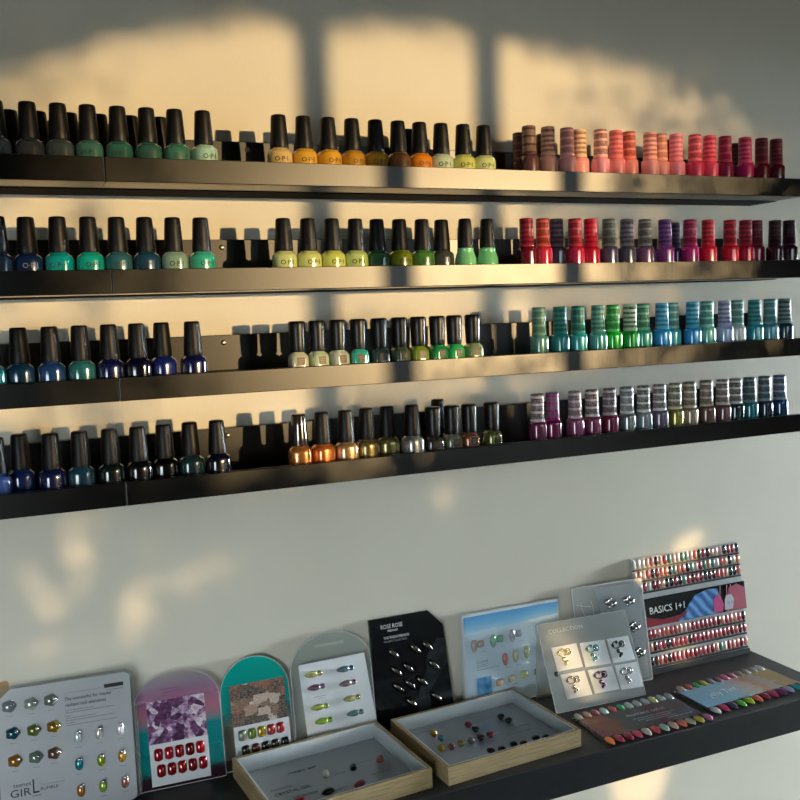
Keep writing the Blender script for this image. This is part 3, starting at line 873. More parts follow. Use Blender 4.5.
# C: teal arched plaque
t = panel('display_plaque', 'teal arched plaque with box photo and five coloured nails', 'display', .2885, -.0354, .0069, .1877, G1)
mC, nt, mixC, dfC, trC = clear_sheet('teal acrylic', 'f4f4f2', .5, .06)
sp = nt.nodes.new('ShaderNodeSeparateXYZ'); nt.links.new(coords(nt, 'Generated'), sp.inputs[0])
r = ramp(nt, [(0, '50483c'), (.35, '5c584c'), (.52, '1c8a84'), (1.0, '08a496')]); r2 = ramp(nt, [(0, '404040'), (.36, '606060'), (.56, 'e0e0e0'), (1.0, 'f4f4f4')])
nt.links.new(sp.outputs['Z'], r.inputs[0]); nt.links.new(r.outputs[0], dfC.inputs[0]); nt.links.new(sp.outputs['Z'], r2.inputs[0]); nt.links.new(r2.outputs[0], mixC.inputs[0])
ol = arch(.0985, .1500, rise=.049)
obj('board', plate(ol, 0, .003), mC, t)
edge_strip(ol, .0010, -.0002, .0032, GLOWEDGE, t)
m, nt, N, Lk, b = nodes_of('box photo print')
vo = N.new('ShaderNodeTexVoronoi'); vo.distance = 'CHEBYCHEV'; vo.inputs['Scale'].default_value = 1.0; vo.inputs['Randomness'].default_value = .75
Lk.new(coords(nt, 'Generated', (4.2, 1, 4.6)), vo.inputs['Vector'])
sp = N.new('ShaderNodeSeparateColor'); Lk.new(vo.outputs['Color'], sp.inputs[0])
r = ramp(nt, [(0, '2c1a12'), (.18, '8a4c34'), (.36, 'c8b4a4'), (.52, '5a3424'), (.66, 'b08c78'), (.82, 'd8d0c8'), (.92, '7a5a44')], 'CONSTANT'); Lk.new(sp.outputs[0], r.inputs[0])
n1 = noise(nt, coords(nt, 'Generated', (9, 1, 9)), 2.5, 4, .7); r3 = ramp(nt, [(.40, '2c1a14'), (.62, 'd0c4b8')]); Lk.new(n1.outputs[0], r3.inputs[0])
mx = N.new('ShaderNodeMix'); mx.data_type = 'RGBA'; mx.inputs[0].default_value = .3
Lk.new(r.outputs[0], mx.inputs[6]); Lk.new(r3.outputs[0], mx.inputs[7]); Lk.new(mx.outputs[2], b.inputs['Base Color']); b.inputs['Roughness'].default_value = .35
obj('photo_print', plate(rect(-.0355, .058, .0428, .114), -.0006, 0), m, t)
obj('white_card', plate(rect(-.0345, .012, .0446, .0578), -.0006, 0), WHITE, t)
wn = nail_mesh(.0150, .0118, .0042, 'square')
for k, c in enumerate(['7c8470', '6f8030', 'a8901c', 'a03028', '9c1420']):
    o = obj('nail_tip', wn.copy(), None, t, (-.0235+.0136*k, -.0006, .0455)); o.data.materials.clear(); o.data.materials.append(gem(c))
for k, c in enumerate(['1c1814', '4a1414', '181410', '2c1c18', '141414']):
    o = obj('nail_tip', wn.copy(), None, t, (-.0205+.0140*k, -.0006, .0240)); o.data.materials.clear(); o.data.materials.append(gem(c))

# D: clear arched plaque with eight chrome swatches
t = panel('display_plaque', 'clear arched plaque with white card of eight pearly chrome swatches', 'display', .4030, -.0290, .0093, .1435, G1)
ol = arch(.124, .1640, rise=.050)
obj('board', plate(ol, 0, .003), CLEAR, t)
edge_strip(ol, .0013, -.0003, .0033, GLOWEDGE, t)
obj('white_card', plate([(-.044, .012), (.0635, .012), (.0520, .1245), (-.049, .1238)], -.0006, 0), WHITE, t)
SW = [(-28, 108, 'b0a868'), (20.7, 106.5, '52707c'), (-25.4, 88.8, '6a4c64'), (22.5, 85.5, '84686c'), (27, 63.0, 'a8a468'), (-22.8, 60.1, 'a8b050'), (30, 41, '5c7c7c'), (-18.5, 39.5, '8fb83c')]
am = nail_mesh(.020, .0095, .0062, 'almond')
for x, z, c in SW:
    o = obj('swatch_tip', am.copy(), None, t, (x/1000-.004, -.0006, z/1000), (0, -PI/2, 0)); o.data.materials.clear(); o.data.materials.append(gem(c))
    obj('round_stud', dome(.0043, .0043, .0042, 12, 4), pbr('stud '+c, c, .12, .7, coat=1), o, (0, 0, -.0135))
wall_text('moment', .0095, -.0225, .1440, pbr('etched print', 'c8ccc8', .5), t, width=.044, y=-.0006)
obj('small_print', lines_mesh([(-.030, .0745, .018, .001), (-.024, .0720, .010, .0007)], -.001), INKG, t)

# E: black board with clipped corner
t = panel('display_board', 'black board with clipped corner and eleven dark chrome nail tips', 'display', .5293, -.0171, 0, .0753, G1)
BB = pbr('black gloss board', '070b10', .22, coat=.3)
obj('board', plate([(-.060, 0), (.0690, 0), (.0575, .1430), (.0335, .1680), (-.0636, .1680)], 0, .0035, .0006), BB, t)
GN = pbr('gunmetal chrome', '6a6862', .2, 1.0)
em = nail_mesh(.026, .0105, .0072, 'almond')
for x, z in [(-26, 112), (9.5, 113), (29.5, 114), (-23.5, 85), (-4, 87), (38.3, 83.3), (-22, 59.5), (-2.5, 61), (17, 62), (-2, 33), (39.8, 33.5)]:
    obj('nail_tip', em, GN, t, (x/1000, -.0001, z/1000), (0, math.radians(136), 0))
wall_text('ROSE ROSE', .0090, -.045, .1515, INKW, t, width=.035)
wall_text('PREMIUM', .0042, -.034, .1462, INKW, t, width=.016)
wall_text('THE PHENOMENON', .0058, -.041, .1355, INKW, t, width=.041)
wall_text('MAGNET COLLECTION', .0042, -.041, .1305, INKG, t, width=.037)
m, nt, N, Lk, b = nodes_of('grey smoke print')
n1 = noise(nt, coords(nt, 'Object'), 70, 5, .7); r = ramp(nt, [(.4, '070b10'), (.62, '2c3438'), (.8, '5a666a')])
Lk.new(n1.outputs[0], r.inputs[0]); Lk.new(r.outputs[0], b.inputs['Base Color']); b.inputs['Roughness'].default_value = .35
obj('smoke_print', plate([(.006, .006), (.030, .012), (.028, .045), (.0615, .085), (.0570, .1230), (.046, .1230), (.028, .100), (.026, .080), (.012, .048)], -.0004, 0), m, t)

# F: pale blue box board
t = panel('display_board', 'thick pale blue board with pastel nail tips and a blue square', 'display', .7041, -.0178, 0, .046, G1)
obj('board', plate(rect(-.088, 0, .0875, .1520), 0, .0100, .0008), CARD, t)
m, nt, N, Lk, b = nodes_of('sky blue print')
v = coords(nt, 'Generated'); sp = N.new('ShaderNodeSeparateXYZ'); Lk.new(v, sp.inputs[0])
n1 = noise(nt, coords(nt, 'Generated', (2.5, 1, 5)), 2, 4, .6); a1 = N.new('ShaderNodeMath'); a1.operation = 'MULTIPLY_ADD'; a1.inputs[1].default_value = .35
Lk.new(n1.outputs[0], a1.inputs[0]); Lk.new(sp.outputs['Z'], a1.inputs[2])
r = ramp(nt, [(.0, 'c6dfe6'), (.35, '9cc4dc'), (.65, '78b2d8'), (1.0, '5c9ed2')]); r.color_ramp.elements[0].position = .15
Lk.new(a1.outputs[0], r.inputs[0]); Lk.new(r.outputs[0], b.inputs['Base Color']); b.inputs['Roughness'].default_value = .3
obj('printed_sheet', plate(rect(-.0845, .004, .0845, .1480), -.0004, 0), pbr('pale blue sheet', 'b9ccd8', .3), t)
obj('sky_band', plate([(-.0845, .1200), (-.03, .1215), (.03, .126), (.0845, .129), (.0845, .1480), (-.0845, .1480)], -.0008, -.0004), m, t)
m, nt, N, Lk, b = nodes_of('blue square print')
n1 = noise(nt, coords(nt, 'Object'), 45, 4); r = ramp(nt, [(.35, '1c6ea8'), (.65, '7cb4d8')]); Lk.new(n1.outputs[0], r.inputs[0]); Lk.new(r.outputs[0], b.inputs['Base Color'])
obj('blue_square', plate(rect(-.0665, .019, -.041, .050), -.0008, -.0004), m, t)
fm = nail_mesh(.021, .0105, .0052, 'almond'); gm_ = dome(.0055, .0055, .004, 16, 5, squash=5)
def tip(me, c, x, z, rot=(0, 0, 0)):
    o = obj('nail_tip', me.copy(), None, t, (x/1000, -.0004, z/1000), rot); o.data.materials.clear(); o.data.materials.append(pbr('pearl '+c, c, .15, .1, coat=1)); return o
for x, z, c in [(-68.5, 101, 'b4a49c'), (-35, 103.5, '84b898'), (-1, 106, 'aca4b8')]:
    tip(fm, c, x, z, (0, PI, 0)); o = obj('square_gem', gm_.copy(), None, t, ((x+12)/1000, -.0004, (z+2)/1000)); o.data.materials.clear(); o.data.materials.append(pbr('pearl '+c, c, .15, .1, coat=1))
for x, z, c in [(-15, 70.5, 'b87c74'), (3.5, 72.5, 'b4b098'), (24, 75, 'a8b088'), (45.5, 76, '786878')]: tip(fm, c, x, z, (0, PI, 0))
for x, z, c in [(-26.5, 36.5, 'c4a890'), (-4.5, 38.5, 'c0b898'), (17, 41, 'b8c088'), (43, 41, '8c7c84')]:
    o = obj('square_gem', dome(.0068, .0062, .0045, 16, 5, squash=4), None, t, (x/1000, -.0004, z/1000)); o.data.materials.append(pbr('pearl '+c, c, .15, .1, coat=1))
wall_text('Luxe', .0085, -.066, .0725, INKG, t, width=.020)
obj('small_print', lines_mesh([(-.066, .0695, .020, .0007), (-.066, .0665, .020, .0007), (-.066, .0620, .040, .0008), (-.07, .126, .018, .0012)]+[(x/1000+.004, z/1000-.012, .009, .0007) for x, z in [(-60, 102), (-27, 104), (7, 107), (-18, 69), (0, 70), (-30, 39), (-8, 41)]], -.0007), INKG, t)

# G: silver board in clear acrylic
t = panel('display_board', 'clear acrylic board with a silver sheet and pairs of silver domes', 'display', .8819, -.0440, -.067, .1917, G1)
HAZ = clear_sheet('hazy acrylic', 'eef2f2', .30, .08)[0]
ol = rect(-.0665, 0, .0665, .1670, .003, 3)
obj('board', plate(ol, 0, .003), HAZ, t)
edge_strip(ol, .0022, -.0004, .0034, clear_sheet('frosted rim', 'ffffff', .7, .2)[0], t)
obj('silver_sheet', plate([(-.026, .160), (.0600, .160), (.0600, .006), (.012, .006), (-.010, .085)], -.0006, 0), pbr('silver sheet', 'a4acb2', .3, .55), t)
for x, z in [(1, 134), (35, 133), (40, 90), (44, 48)]:
    bm = bmesh.new()
    for dx, dz, rr in ((-7, 3, 5), (0, 6, 4), (5, -2, 5.2), (-2, -5, 4.2), (10, 1, 2.6)):
        ball(rr/1000, ((x+dx)/1000, -.003, (z+dz)/1000), bm)
    obj('dome_cluster', from_bm(bm, True), CHROME, t)
sc = []
obj('script_letter', stroke([(-.052, .142), (-.050, .128), (-.046, .117), (-.042, .110), (-.036, .108), (-.031, .115), (-.030, .130), (-.033, .142)], .0011), pbr('etched white', 'd0d4d4', .4), t)
obj('script_letter', stroke([(-.060, .139), (-.048, .1355), (-.034, .133)], .0011), pbr('etched white', 'd0d4d4', .4), t)
wall_text('CAI', .006, -.056, .098, pbr('etched white', 'd0d4d4', .4), t, width=.013)

# H: A-frame acrylic with six white cards
t = panel('display_stand', 'hazy acrylic A-frame stand holding six white jewelled cards, in front', 'display', .8170, -.0890, -.04, .4300)
HZ2 = clear_sheet('milky acrylic', 'e8eeee', .34, .1, 'd0d4d4')[0]
ol = rect(-.081, 0, .083, .1350, .002, 2)
obj('front_panel', plate(ol, 0, .0025), HZ2, t)
edge_strip(ol, .0012, -.0002, .0027, GLOWEDGE, t)
# rear leg sheet, hinged on the ridge at the left of the front panel
rz = .1340; ang = .4300+.020
bm = bmesh.new()
pv = [(-.0805, rz), (-.030, rz)]
Lr = .1345*math.cos(.43)/math.cos(.020)*.992
q = []
for x, _ in pv: q.append((x, .0035, rz))
for x, _ in reversed(pv): q.append((x, .0035+Lr*math.sin(ang), rz-Lr*math.cos(ang)))
f = bm.faces.new([bm.verts.new(p) for p in q])
r_ = bmesh.ops.extrude_face_region(bm, geom=[f]); bmesh.ops.translate(bm, vec=(0, .002*math.cos(ang), .002*math.sin(ang)), verts=[v for v in r_['geom'] if isinstance(v, bmesh.types.BMVert)])
obj('rear_leg', from_bm(bm), HZ2, t)
SQH = [[(-65, 97), (-19.6, 97), (-17.3, 60), (-63.5, 60)], [(-14, 96), (31.8, 94.5), (33.8, 57), (-13.5, 58.5)], [(36, 94.5), (76, 94), (79, 56), (37.4, 56.5)],
       [(-60.2, 55), (-16.5, 54), (-12.6, 17), (-58, 17)], [(-11.3, 54), (34.3, 52.5), (37.6, 16.5), (-8, 17)], [(38.5, 52.4), (80, 52), (81, 13), (40, 15)]]
CHC = ['c8b47c', '5c8c94', '3c4848', '9c8c84', '4c2c4c', 'a8a4a4']
for k, s in enumerate(SQH):
    s = [(x/1000, z/1000) for x, z in s]
    cr = obj('jewel_card', plate(s[::-1], -.0012, -.0001, .0004), WHITE, t)
    cx = sum(p[0] for p in s)/4-.004; cz = sum(p[1] for p in s)/4+.002
    ms = [ring_mesh(.0075, .0010, (cx-.003, cz+.006), -.0022, sz=.7), ring_mesh(.0045, .0010, (cx+.007, cz+.006), -.0022)]
    for dx, dz, rr in ((-.002, -.004, .0034), (.002, -.009, .0030), (-.001, -.012, .0022), (.006, .006, .0024), (-.010, .006, .0026), (-.002, .010, .0026)):
        ms.append(ring_mesh(rr*.55, rr*.5, (cx+dx, cz+dz), -.0025, 10, 6))
    o = obj('charm', join(ms), pbr('charm '+CHC[k], CHC[k], .22, .75), cr)
    for p in o.data.polygons: p.use_smooth = True
obj('dark_magnet', dome(.0042, .0042, .002, 14, 3), pbr('dark magnet', '2a2622', .5), t, (-.0655, -.0002, .057))
wall_text('COLLECTION', .0085, -.064, .1180, pbr('etched white', 'd0d4d4', .4), t, width=.062)

# I: swatch rack with banner
t = panel('swatch_rack', 'swatch rack of tiny nail samples with black BASICS banner, at right', 'swatch rack', 1.0506, -.0317, 0, .1385)
obj('base_rail', box((-.1120, -.004, 0), (.1190, .0034, .0085)), pbr('black rail', '0c0c0e', .4), t)
obj('board', plate(rect(-.1120, .0085, .1190, .1960, .002, 2), .0004, .0034), pbr('rack plastic', 'aeb2b4', .3), t)
WINE = ['b03a44', 'c04a50', '8a1c2c', 'd86a64', '6a1420', 'c8505c', 'a02838', 'e08a7c', '4a0f1c', 'b8404c']
MIXD = ['d8d8d4', 'c85a64', '2c1c20', 'e0a08c', 'b03448', '7ca08c', 'd89a7c', '202428', 'c87c88', 'e8d4bc', '8c2038', '5c8c78', 'd8b0ac', '40202c', 'e07c5c', 'ac3048']
ROWS = [(186.0, 'mix'), (166.5, 'mix'), (147.0, 'wine2'), (66.5, 'wine'), (45.5, 'wine'), (21.5, 'wine')]
nm = nail_mesh(.0165, .0078, .0038, 'round', 8, 6)
nail_variant = {}
def chip(c):
    if c not in nail_variant:
        me = nm.copy(); me.materials.clear(); me.materials.append(pbr('chip '+c, c, .18, 0, coat=.8)); nail_variant[c] = me
    return nail_variant[c]
NPR = 25
for ri, (z, pal) in enumerate(ROWS):
    obj('row_rail', box((-.1105, -.0018, z/1000-.0115), (.1175, .0004, z/1000-.0085)), pbr('black rail', '0c0c0e', .4), t)
    bmx = []
    for k in range(NPR):
        x = -.1070+k*.2210/(NPR-1)
        u = random.random()
        if pal == 'mix': c = random.choice(MIXD)
        elif pal == 'wine2': c = random.choice(MIXD+WINE+['d8d8d4'] if k < 6 else WINE+MIXD[2:8])
        else: c = random.choice(WINE*2+MIXD)
        if pal == 'mix' and k < 3 and ri == 0: c = 'd0d0cc'
        if ri in (0, 3, 4, 5):
            obj('nail_chip', chip(c), None, t, (x, -.0001, z/1000))
        else:
            bmx.append((x, z/1000, c))
    if bmx:
        groups = {}
        for x, zz, c in bmx: groups.setdefault(c, []).append((x, zz))
        vs2, fs2, mi, slots = [], [], [], []
        for gi, (c, ps) in enumerate(groups.items()):
            slots.append(pbr('chip '+c, c, .18, 0, coat=.8))
            for x, zz in ps:
                bse = len(vs2)
                vs2 += [(v.co.x+x, v.co.y-.0001, v.co.z+zz) for v in nm.vertices]
                for p in nm.polygons: fs2.append(tuple(i+bse for i in p.vertices)); mi.append(gi)
        me = mesh(vs2, fs2, True)
        for s in slots: me.materials.append(s)
        for p, i_ in zip(me.polygons, mi): p.material_index = i_
        o = obj('nail_chips', me, None, t); o['kind'] = 'stuff'
bn = obj('banner', plate(rect(-.0960, .0790, .1220, .1265), -.0030, .0003, .0004), pbr('banner black', '0a0e12', .25, coat=.4), t)
m, nt, N, Lk, b = nodes_of('blue cloth print')
wv = N.new('ShaderNodeTexWave'); wv.inputs['Scale'].default_value = 28; wv.inputs['Distortion'].default_value = 3.5; wv.inputs['Detail'].default_value = 2
wv.bands_direction = 'DIAGONAL'; Lk.new(coords(nt, 'Object'), wv.inputs['Vector']); r = ramp(nt, [(.0, '2c5690'), (.5, '4a80c0'), (1.0, '74a8dc')]); Lk.new(wv.outputs[0], r.inputs[0]); Lk.new(r.outputs[0], b.inputs['Base Color'])
b.inputs['Roughness'].default_value = .3
obj('blue_swirl', plate([(-.034, .0800), (.060, .0800), (.066, .100), (.060, .122), (.040, .124), (.012, .118), (-.004, .104), (-.016, .090)], -.0034, -.003), m, bn)
obj('red_swoosh', plate([(-.0945, .0800), (-.030, .0800), (-.012, .088), (-.004, .098), (-.024, .0900), (-.060, .0880), (-.0945, .0960)], -.0034, -.003), pbr('red print', '8a2434', .3), bn)
obj('pink_hand', plate([(.076, .0800), (.1205, .0800), (.1205, .116), (.104, .124), (.086, .120), (.080, .104)], -.0034, -.003), pbr('rose print light', 'a85a68', .3), bn)
obj('pink_tag', plate([(.048, .082), (.068, .081), (.072, .092), (.066, .108), (.058, .112), (.050, .104)], -.0040, -.0034), pbr('pink tag', 'b8487c', .3), bn)
wt = obj('white_tag', plate([(.072, .083), (.090, .083), (.094, .100), (.089, .108), (.078, .108), (.074, .100)], -.0044, -.0038), pbr('white tag', 'c8c4d0', .3), bn)
wall_text('51', .008, .0775, .0915, INKG, wt, y=-.0046, width=.011)
for x in (.079, .087, .064):
    obj('tag_cord', stroke([(x, .107), (x+.003, .1255)], .0012, -.0040), pbr('cord print', 'c07890', .4), bn)
wall_text('BASICS 1+1', .0165, -.0870, .1000, INKW, bn, y=-.0033, width=.0730)

# ------------------------------------------------------------------ trays with loose gems
def tray(label, x, y, yaw, w, d, h):
    t = thing('wooden_tray', label, 'tray', (x, y, ZT), (0, 0, yaw), 'oak trays on the wide shelf')
    W, Dd, k = w/2, d/2, .0045
    bm = bmesh.new()
    add_box(bm, (-W, -Dd, 0), (W, -Dd+k, h), .0004); add_box(bm, (-W, Dd-k, 0), (W, Dd, h), .0004)
    add_box(bm, (-W, -Dd+k, 0), (-W+k, Dd-k, h), .0004); add_box(bm, (W-k, -Dd+k, 0), (W, Dd-k, h), .0004)
    obj('frame', from_bm(bm), OAK, t)
    bm = bmesh.new(); j = .0022; a, c = W-k, Dd-k
    add_box(bm, (-a, -c, .0005), (a, c, .004))
    add_box(bm, (-a, -c, .004), (a, -c+j, h-.0006)); add_box(bm, (-a, c-j, .004), (a, c, h-.0006))
    add_box(bm, (-a, -c+j, .004), (-a+j, c-j, h-.0006)); add_box(bm, (a-j, -c+j, .004), (a, c-j, h-.0006))
    obj('liner', from_bm(bm), pbr('white liner', 'ccd4d8', .35), t)
    sh = obj('printed_sheet', box((-a+j+.0005, -c+j+.0005, .004), (a-j-.0005, c-j-.0005, .0048)), pbr('tray sheet', 'a4aab2', .25, coat=.4), t)
    return t, sh
def flat_text(s, size, x, y, mat, parent, width, z=.0050):
    me = text_mesh(s, size, .0001)
    xs = [v.co.x for v in me.vertices]; k = width/(max(xs)-min(xs))
    for v in me.vertices: v.co = (v.co.x*k, v.co.y, v.co.z)
    return obj('lettering', me, mat, parent, (x, y, z))
def flat_lines(rows, mat, parent, z=.0049):
    me = lines_mesh([(x, y, w, h) for x, y, w, h in rows], 0, .0002)
    for v in me.vertices: v.co = (v.co.x, v.co.z, v.co.y)
    return obj('small_print', me, mat, parent, (0, 0, z))
t1, s1 = tray('oak tray with a white and a dark nail on its sheet, nearer the left', .3595, -.1235, .0792, .2175, .1664, .0265)
flat_text('moment', .010, -.082, .008, INKG, s1, .030); flat_text('CRYSTAL GEL', .010, -.080, -.006, INK, s1, .050)
flat_text('COLLECTION', .008, -.062, -.024, INK, s1, .034); flat_text('magic gel', .008, -.045, .040, INK, s1, .040)
flat_lines([(.008, .005, .02, .004), (.045, .018, .024, .002), (-.02, -.03, .03, .001), (.05, -.02, .03, .001), (-.05, -.05, .05, .001)], INKG, s1)
t2, s2 = tray('oak tray scattered with small round gems, between first tray and A-frame stand', .5964, -.1130, .0650, .2165, .1700, .0250)
flat_lines([(.02, .01, .04, .0016), (.03, .003, .05, .0016), (.025, -.004, .03, .0016), (.03, -.012, .045, .0016), (-.05, -.045, .06, .0012), (-.04, -.05, .05, .0012), (-.08, .06, .05, .0012), (.03, .05, .05, .0012)], INKG, s2)

def loose(name, me, mat, label, x, y, z, rz=0, group=None, cat='nail gem'):
    o = obj(name, me.copy(), None, None, (x, y, z), (0, 0, rz)); o.data.materials.clear(); o.data.materials.append(mat)
    return tag(o, label, cat, group)
gemme = lathe([(.0030, 0), (.0034, .0004), (.0037, .0020), (.0058, .0036), (.0060, .0050), (.0050, .0070), (.0028, .0084), (.0008, .0088)], 14, 2.0)
GEMS = [(533.8, -73.6, 'c8963c', 'golden gem, farthest back at the left of the gem tray'), (537.3, -91.9, '3c6c84', 'slate blue gem just in front of the golden gem'),
 (524.4, -119.8, 'c8a828', 'yellow gem at the left end of the gem row'), (538.5, -122.5, '6a2028', 'maroon gem right of the yellow gem'), (555.7, -118.9, '8a7030', 'bronze gem, third in the gem row'),
 (572.0, -118.4, '6c6c6c', 'silvery grey gem in the middle of the gem row'), (588.3, -116.3, '2c1c18', 'black brown gem right of the silvery grey gem'), (604.9, -114.2, '7a2024', 'dark red gem at the right end of the gem row'),
 (591.8, -70.6, '74202c', 'crimson gem at the back above the gem row'), (594.6, -88.9, '101014', 'black gem in front of the crimson back gem'),
 (647.6, -69.1, '14100f', 'black gem, rear of the pair at the back right'), (651.6, -85.6, '0e0e10', 'black gem, front of the pair at the back right'),
 (581.9, -157.6, '5a1820', 'wine gem, left end of the front row by the tray rim'), (597.6, -161.3, '4c1018', 'dark wine gem, second in the front row by the rim'), (618.9, -156.5, '0f0f10', 'black gem, third in the front row by the rim'),
 (633.2, -160.5, '141212', 'black gem, fourth in the front row by the rim'), (656.6, -154.3, '1c3428', 'dark green gem, fifth in the front row by the rim'), (670.6, -158.4, '182420', 'blackish green gem at the front right tray corner')]
for x, y, c, l in GEMS:
    loose('nail_gem', gemme, pbr('gem '+c, c, .12, .35, coat=1.0), l, x/1000, y/1000-.002, ZT+.0050, random.uniform(0, 3), 'round gems in the gem tray')
flatnail = nail_mesh(.019, .0105, .0060, 'almond')
for v in flatnail.vertices: v.co = (v.co.x, v.co.z, -v.co.y)
G2 = 'loose nail samples in the left tray'
loose('nail_sample', flatnail, pbr('pearl white', 'f2f2ee', .15, coat=1), 'pearly white nail sample lying on the left tray sheet', .3572, -.1093, ZT+.0050, -.35, G2, 'nail sample')
loose('nail_sample', flatnail, gem('20241f'), 'dark green black nail sample right of the white one', .3965, -.1091, ZT+.0050, -.35, G2, 'nail sample')
loose('nail_sample', flatnail, gem('b0484c'), 'dusty red nail sample near the tray\'s right wall', .4379, -.1049, ZT+.0050, -.5, G2, 'nail sample')
loose('nail_sample', flatnail, gem('c04c58'), 'rose nail sample near the tray\'s front right', .3888, -.1565, ZT+.0050, -1.2, G2, 'nail sample')
loose('nail_sample', flatnail, gem('22242c'), 'black nail sample by the tray\'s front rim', .3453, -.1560, ZT+.0050, -1.4, G2, 'nail sample')
loose('nail_sample', flatnail, gem('c02838'), 'bright red nail sample by the tray\'s front rim', .3044, -.1620, ZT+.0050, -1.4, G2, 'nail sample')

# ------------------------------------------------------------------ colour fans lying flat
def fan(label, x, y, yaw, w, d, mat, back, front, x0b, x1b, x0f, x1f, yb, yf):
    t = thing('colour_chart', label, 'colour chart', (x, y, ZT), (0, 0, yaw), 'flat nail colour charts')
    pl = obj('clear_base', box((-w/2, -d/2, .0002), (w/2, d/2, .0024), .0004), CLEAR, t)
    obj('printed_card', box((-w/2+.004, -d/2+.014, .0025), (w/2-.004, d/2-.010, .0030)), mat, t)
    fl = nail_mesh(.0215, .0118, .0050, 'almond')
    for v in fl.vertices: v.co = (v.co.x, -v.co.z, -v.co.y+.0026)
    for row, cols, xa, xb, yy, rz in (('b', back, x0b, x1b, yb, 0), ('f', front, x0f, x1f, yf, 0)):
        for k, c in enumerate(cols):
            o = obj('nail_chip', fl.copy(), None, t, (xa+(xb-xa)*k/(len(cols)-1), yy, 0), (0, 0, rz+(PI if row == 'b' else 0)))
            o.data.materials.clear(); o.data.materials.append(pbr('chip '+c, c, .2, 0, coat=.7))
    return t
m, nt, N, Lk, b = nodes_of('dark chart print')
v = coords(nt, 'Generated'); n1 = noise(nt, coords(nt, 'Generated', (4, 2, 1)), 1.6, 4, .6); sp = N.new('ShaderNodeSeparateXYZ'); Lk.new(v, sp.inputs[0])
a1 = N.new('ShaderNodeMath'); a1.operation = 'MULTIPLY_ADD'; a1.inputs[1].default_value = .5; Lk.new(n1.outputs[0], a1.inputs[0]); Lk.new(sp.outputs['X'], a1.inputs[2])
r = ramp(nt, [(.25, '6a2c38'), (.42, '7a4630'), (.52, '4a4440'), (.8, '3c4244'), (1.05, '4c4c50'), (1.2, '5a2c34')]); 
Lk.new(a1.outputs[0], r.inputs[0]); Lk.new(r.outputs[0], b.inputs['Base Color']); b.inputs['Roughness'].default_value = .25
tj = fan('dark flat colour chart with two rows of nail chips, nearer the oak tray', .8376, -.1570, -.0200, .183, .094, m,
    ['b8b4ac', 'd8a890', '9c5460', 'b0ccc8', 'b05c64', '3c9470', 'b8c8c4', 'b4bcbc', 'a8b0b4', 'bcc890', 'b4bcc0', 'b0b4c0'],
    ['e07840', 'c04860', '8c1c38', 'd04c68', 'c8c0b8', 'd0505c', 'a0c0b4', 'd0a8a4', 'd87460', 'a8b09c', 'c8b440', 'b06c90'],
    -.083, .083, -.085, .088, .040, -.046)
obj('lettering', flat_lines([(0, 0, .01, .001)], INKW, None).data, INKW, None) if False else None
flat_text('moment color', .013, -.018, .006, pbr('silver print', 'a8b0b0', .3, .4), tj, .070, .0032)
flat_lines([(-.015, -.004, .075, .0013), (-.01, -.010, .06, .0013), (.0, -.016, .055, .0013), (.035, -.022, .045, .002)], pbr('silver print', 'a8b0b0', .3, .4), tj, .0031)
m, nt, N, Lk, b = nodes_of('blue chart print')
v = coords(nt, 'Generated'); n1 = noise(nt, coords(nt, 'Generated', (3, 3, 1)), 1.6, 4, .6); sp = N.new('ShaderNodeSeparateXYZ'); Lk.new(v, sp.inputs[0])
a1 = N.new('ShaderNodeMath'); a1.operation = 'MULTIPLY_ADD'; a1.inputs[1].default_value = .35; Lk.new(n1.outputs[0], a1.inputs[0]); Lk.new(sp.outputs['X'], a1.inputs[2])
r = ramp(nt, [(.2, '7ca8c0'), (.55, '8cb4c8'), (.72, 'a89c90'), (.85, '9c7868'), (1.0, '8c7450'), (1.15, '8a8480')])
Lk.new(a1.outputs[0], r.inputs[0]); Lk.new(r.outputs[0], b.inputs['Base Color']); b.inputs['Roughness'].default_value = .25
tk = fan('pale blue flat colour chart with two nail rows, at the shelf\'s right end', 1.0430, -.1430, .0400, .200, .092, m,
    ['c0b4ac', 'c4746c', '3c9858', 'b4b460', '94a0a0', '8c5c78', 'c86c90', 'a87884', 'a09890', 'bcb8b0', 'b4b0a4', 'ccd0d0'],
    ['c8c8c8', 'b83c6c', '3c3c54', '58b040', 'a8c82c', 'e07048', '9c2c44', 'c03468', '8c3c78', '9ca4c8', '30a0a8', '28a8a0'],
    -.085, .085, -.094, .094, .040, -.046)
flat_text('Jelly Tint', .020, -.066, -.006, pbr('white chart print', 'c8dce4', .4), tk, .060, .0032)

# ------------------------------------------------------------------ light
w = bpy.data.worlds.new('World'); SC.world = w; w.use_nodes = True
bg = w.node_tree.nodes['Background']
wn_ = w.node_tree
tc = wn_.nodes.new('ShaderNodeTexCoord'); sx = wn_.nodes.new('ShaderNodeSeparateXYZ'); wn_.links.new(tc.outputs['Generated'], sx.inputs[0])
mr = wn_.nodes.new('ShaderNodeMapRange'); mr.interpolation_type = 'SMOOTHSTEP'        # sky strength shaped by direction: boosted to push light through the right window
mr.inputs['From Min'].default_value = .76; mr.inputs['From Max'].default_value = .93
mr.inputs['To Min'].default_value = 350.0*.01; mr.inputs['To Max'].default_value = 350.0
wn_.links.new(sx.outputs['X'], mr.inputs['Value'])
ml = wn_.nodes.new('ShaderNodeMapRange'); ml.interpolation_type = 'SMOOTHSTEP'        # and boosted again to the left, to feed the added door opening
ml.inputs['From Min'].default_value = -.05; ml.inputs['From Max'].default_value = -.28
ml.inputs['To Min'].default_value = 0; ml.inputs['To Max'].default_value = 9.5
wn_.links.new(sx.outputs['X'], ml.inputs['Value'])
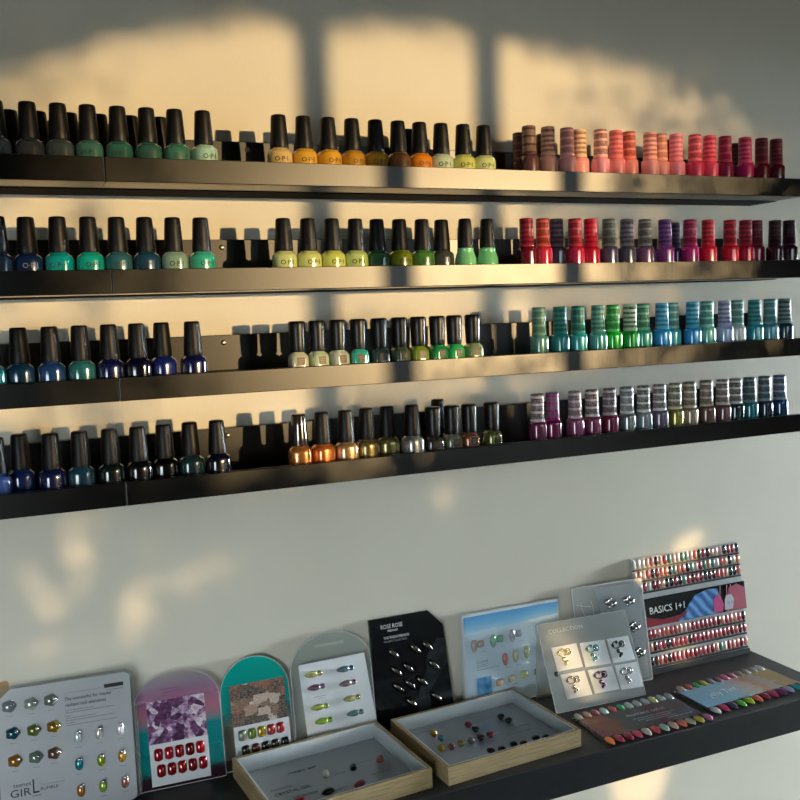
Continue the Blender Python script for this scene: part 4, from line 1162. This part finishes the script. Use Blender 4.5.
ad = wn_.nodes.new('ShaderNodeMath'); ad.operation = 'ADD'; wn_.links.new(mr.outputs[0], ad.inputs[0]); wn_.links.new(ml.outputs[0], ad.inputs[1])
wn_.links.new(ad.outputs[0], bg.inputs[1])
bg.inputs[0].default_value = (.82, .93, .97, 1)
sd = bpy.data.lights.new('sun', 'SUN'); sd.energy = 3.75; sd.angle = math.radians(.75); sd.color = (1.0, .685, .32)
so = bpy.data.objects.new('sun', sd); link(so); so.location = (3, -4, 3)
so.rotation_euler = Vector((-TAZ, 1, -TEL)).to_track_quat('-Z', 'Y').to_euler()
def portal(w, h, loc, d):
    pd = bpy.data.lights.new('window_portal', 'AREA'); pd.shape = 'RECTANGLE'
    pd.size = w; pd.size_y = h; pd.cycles.is_portal = True
    po = bpy.data.objects.new('window_portal', pd); link(po); po.location = loc
    po.rotation_euler = Vector(d).to_track_quat('-Z', 'Z').to_euler()
portal(DH['x1']-DH['x0'], DH['z1']-DH['z0'], ((DH['x0']+DH['x1'])/2, YF+.012, (DH['z0']+DH['z1'])/2), (0, 1, 0))
portal(LH['y1']-LH['y0'], LH['z1']-LH['z0'], (XR-.012, (LH['y0']+LH['y1'])/2, (LH['z0']+LH['z1'])/2), (-1, 0, 0))

# ------------------------------------------------------------------ camera
cd = bpy.data.cameras.new('camera'); cam = bpy.data.objects.new('camera', cd); link(cam)
cd.sensor_width = 36.0; cd.lens = 923.54*36/800; cd.clip_start = .02
yaw, pit, rol = .4020, -.0950, -.0355
fw = Vector((math.sin(yaw)*math.cos(pit), math.cos(yaw)*math.cos(pit), math.sin(pit)))
ri = Vector((math.cos(yaw), -math.sin(yaw), 0)); up = ri.cross(fw)
r2_ = math.cos(rol)*ri+math.sin(rol)*up; u2 = -math.sin(rol)*ri+math.cos(rol)*up
M = Matrix((r2_, u2, -fw)).transposed().to_4x4(); M.translation = Vector((0, -1.2501, H0+.0021))
cam.matrix_world = M
SC.camera = cam
SC.view_settings.view_transform = 'Standard'; SC.view_settings.look = 'None'
SC.view_settings.gamma = 1.0; SC.view_settings.use_curve_mapping = False
SC.view_settings.exposure = 0.0
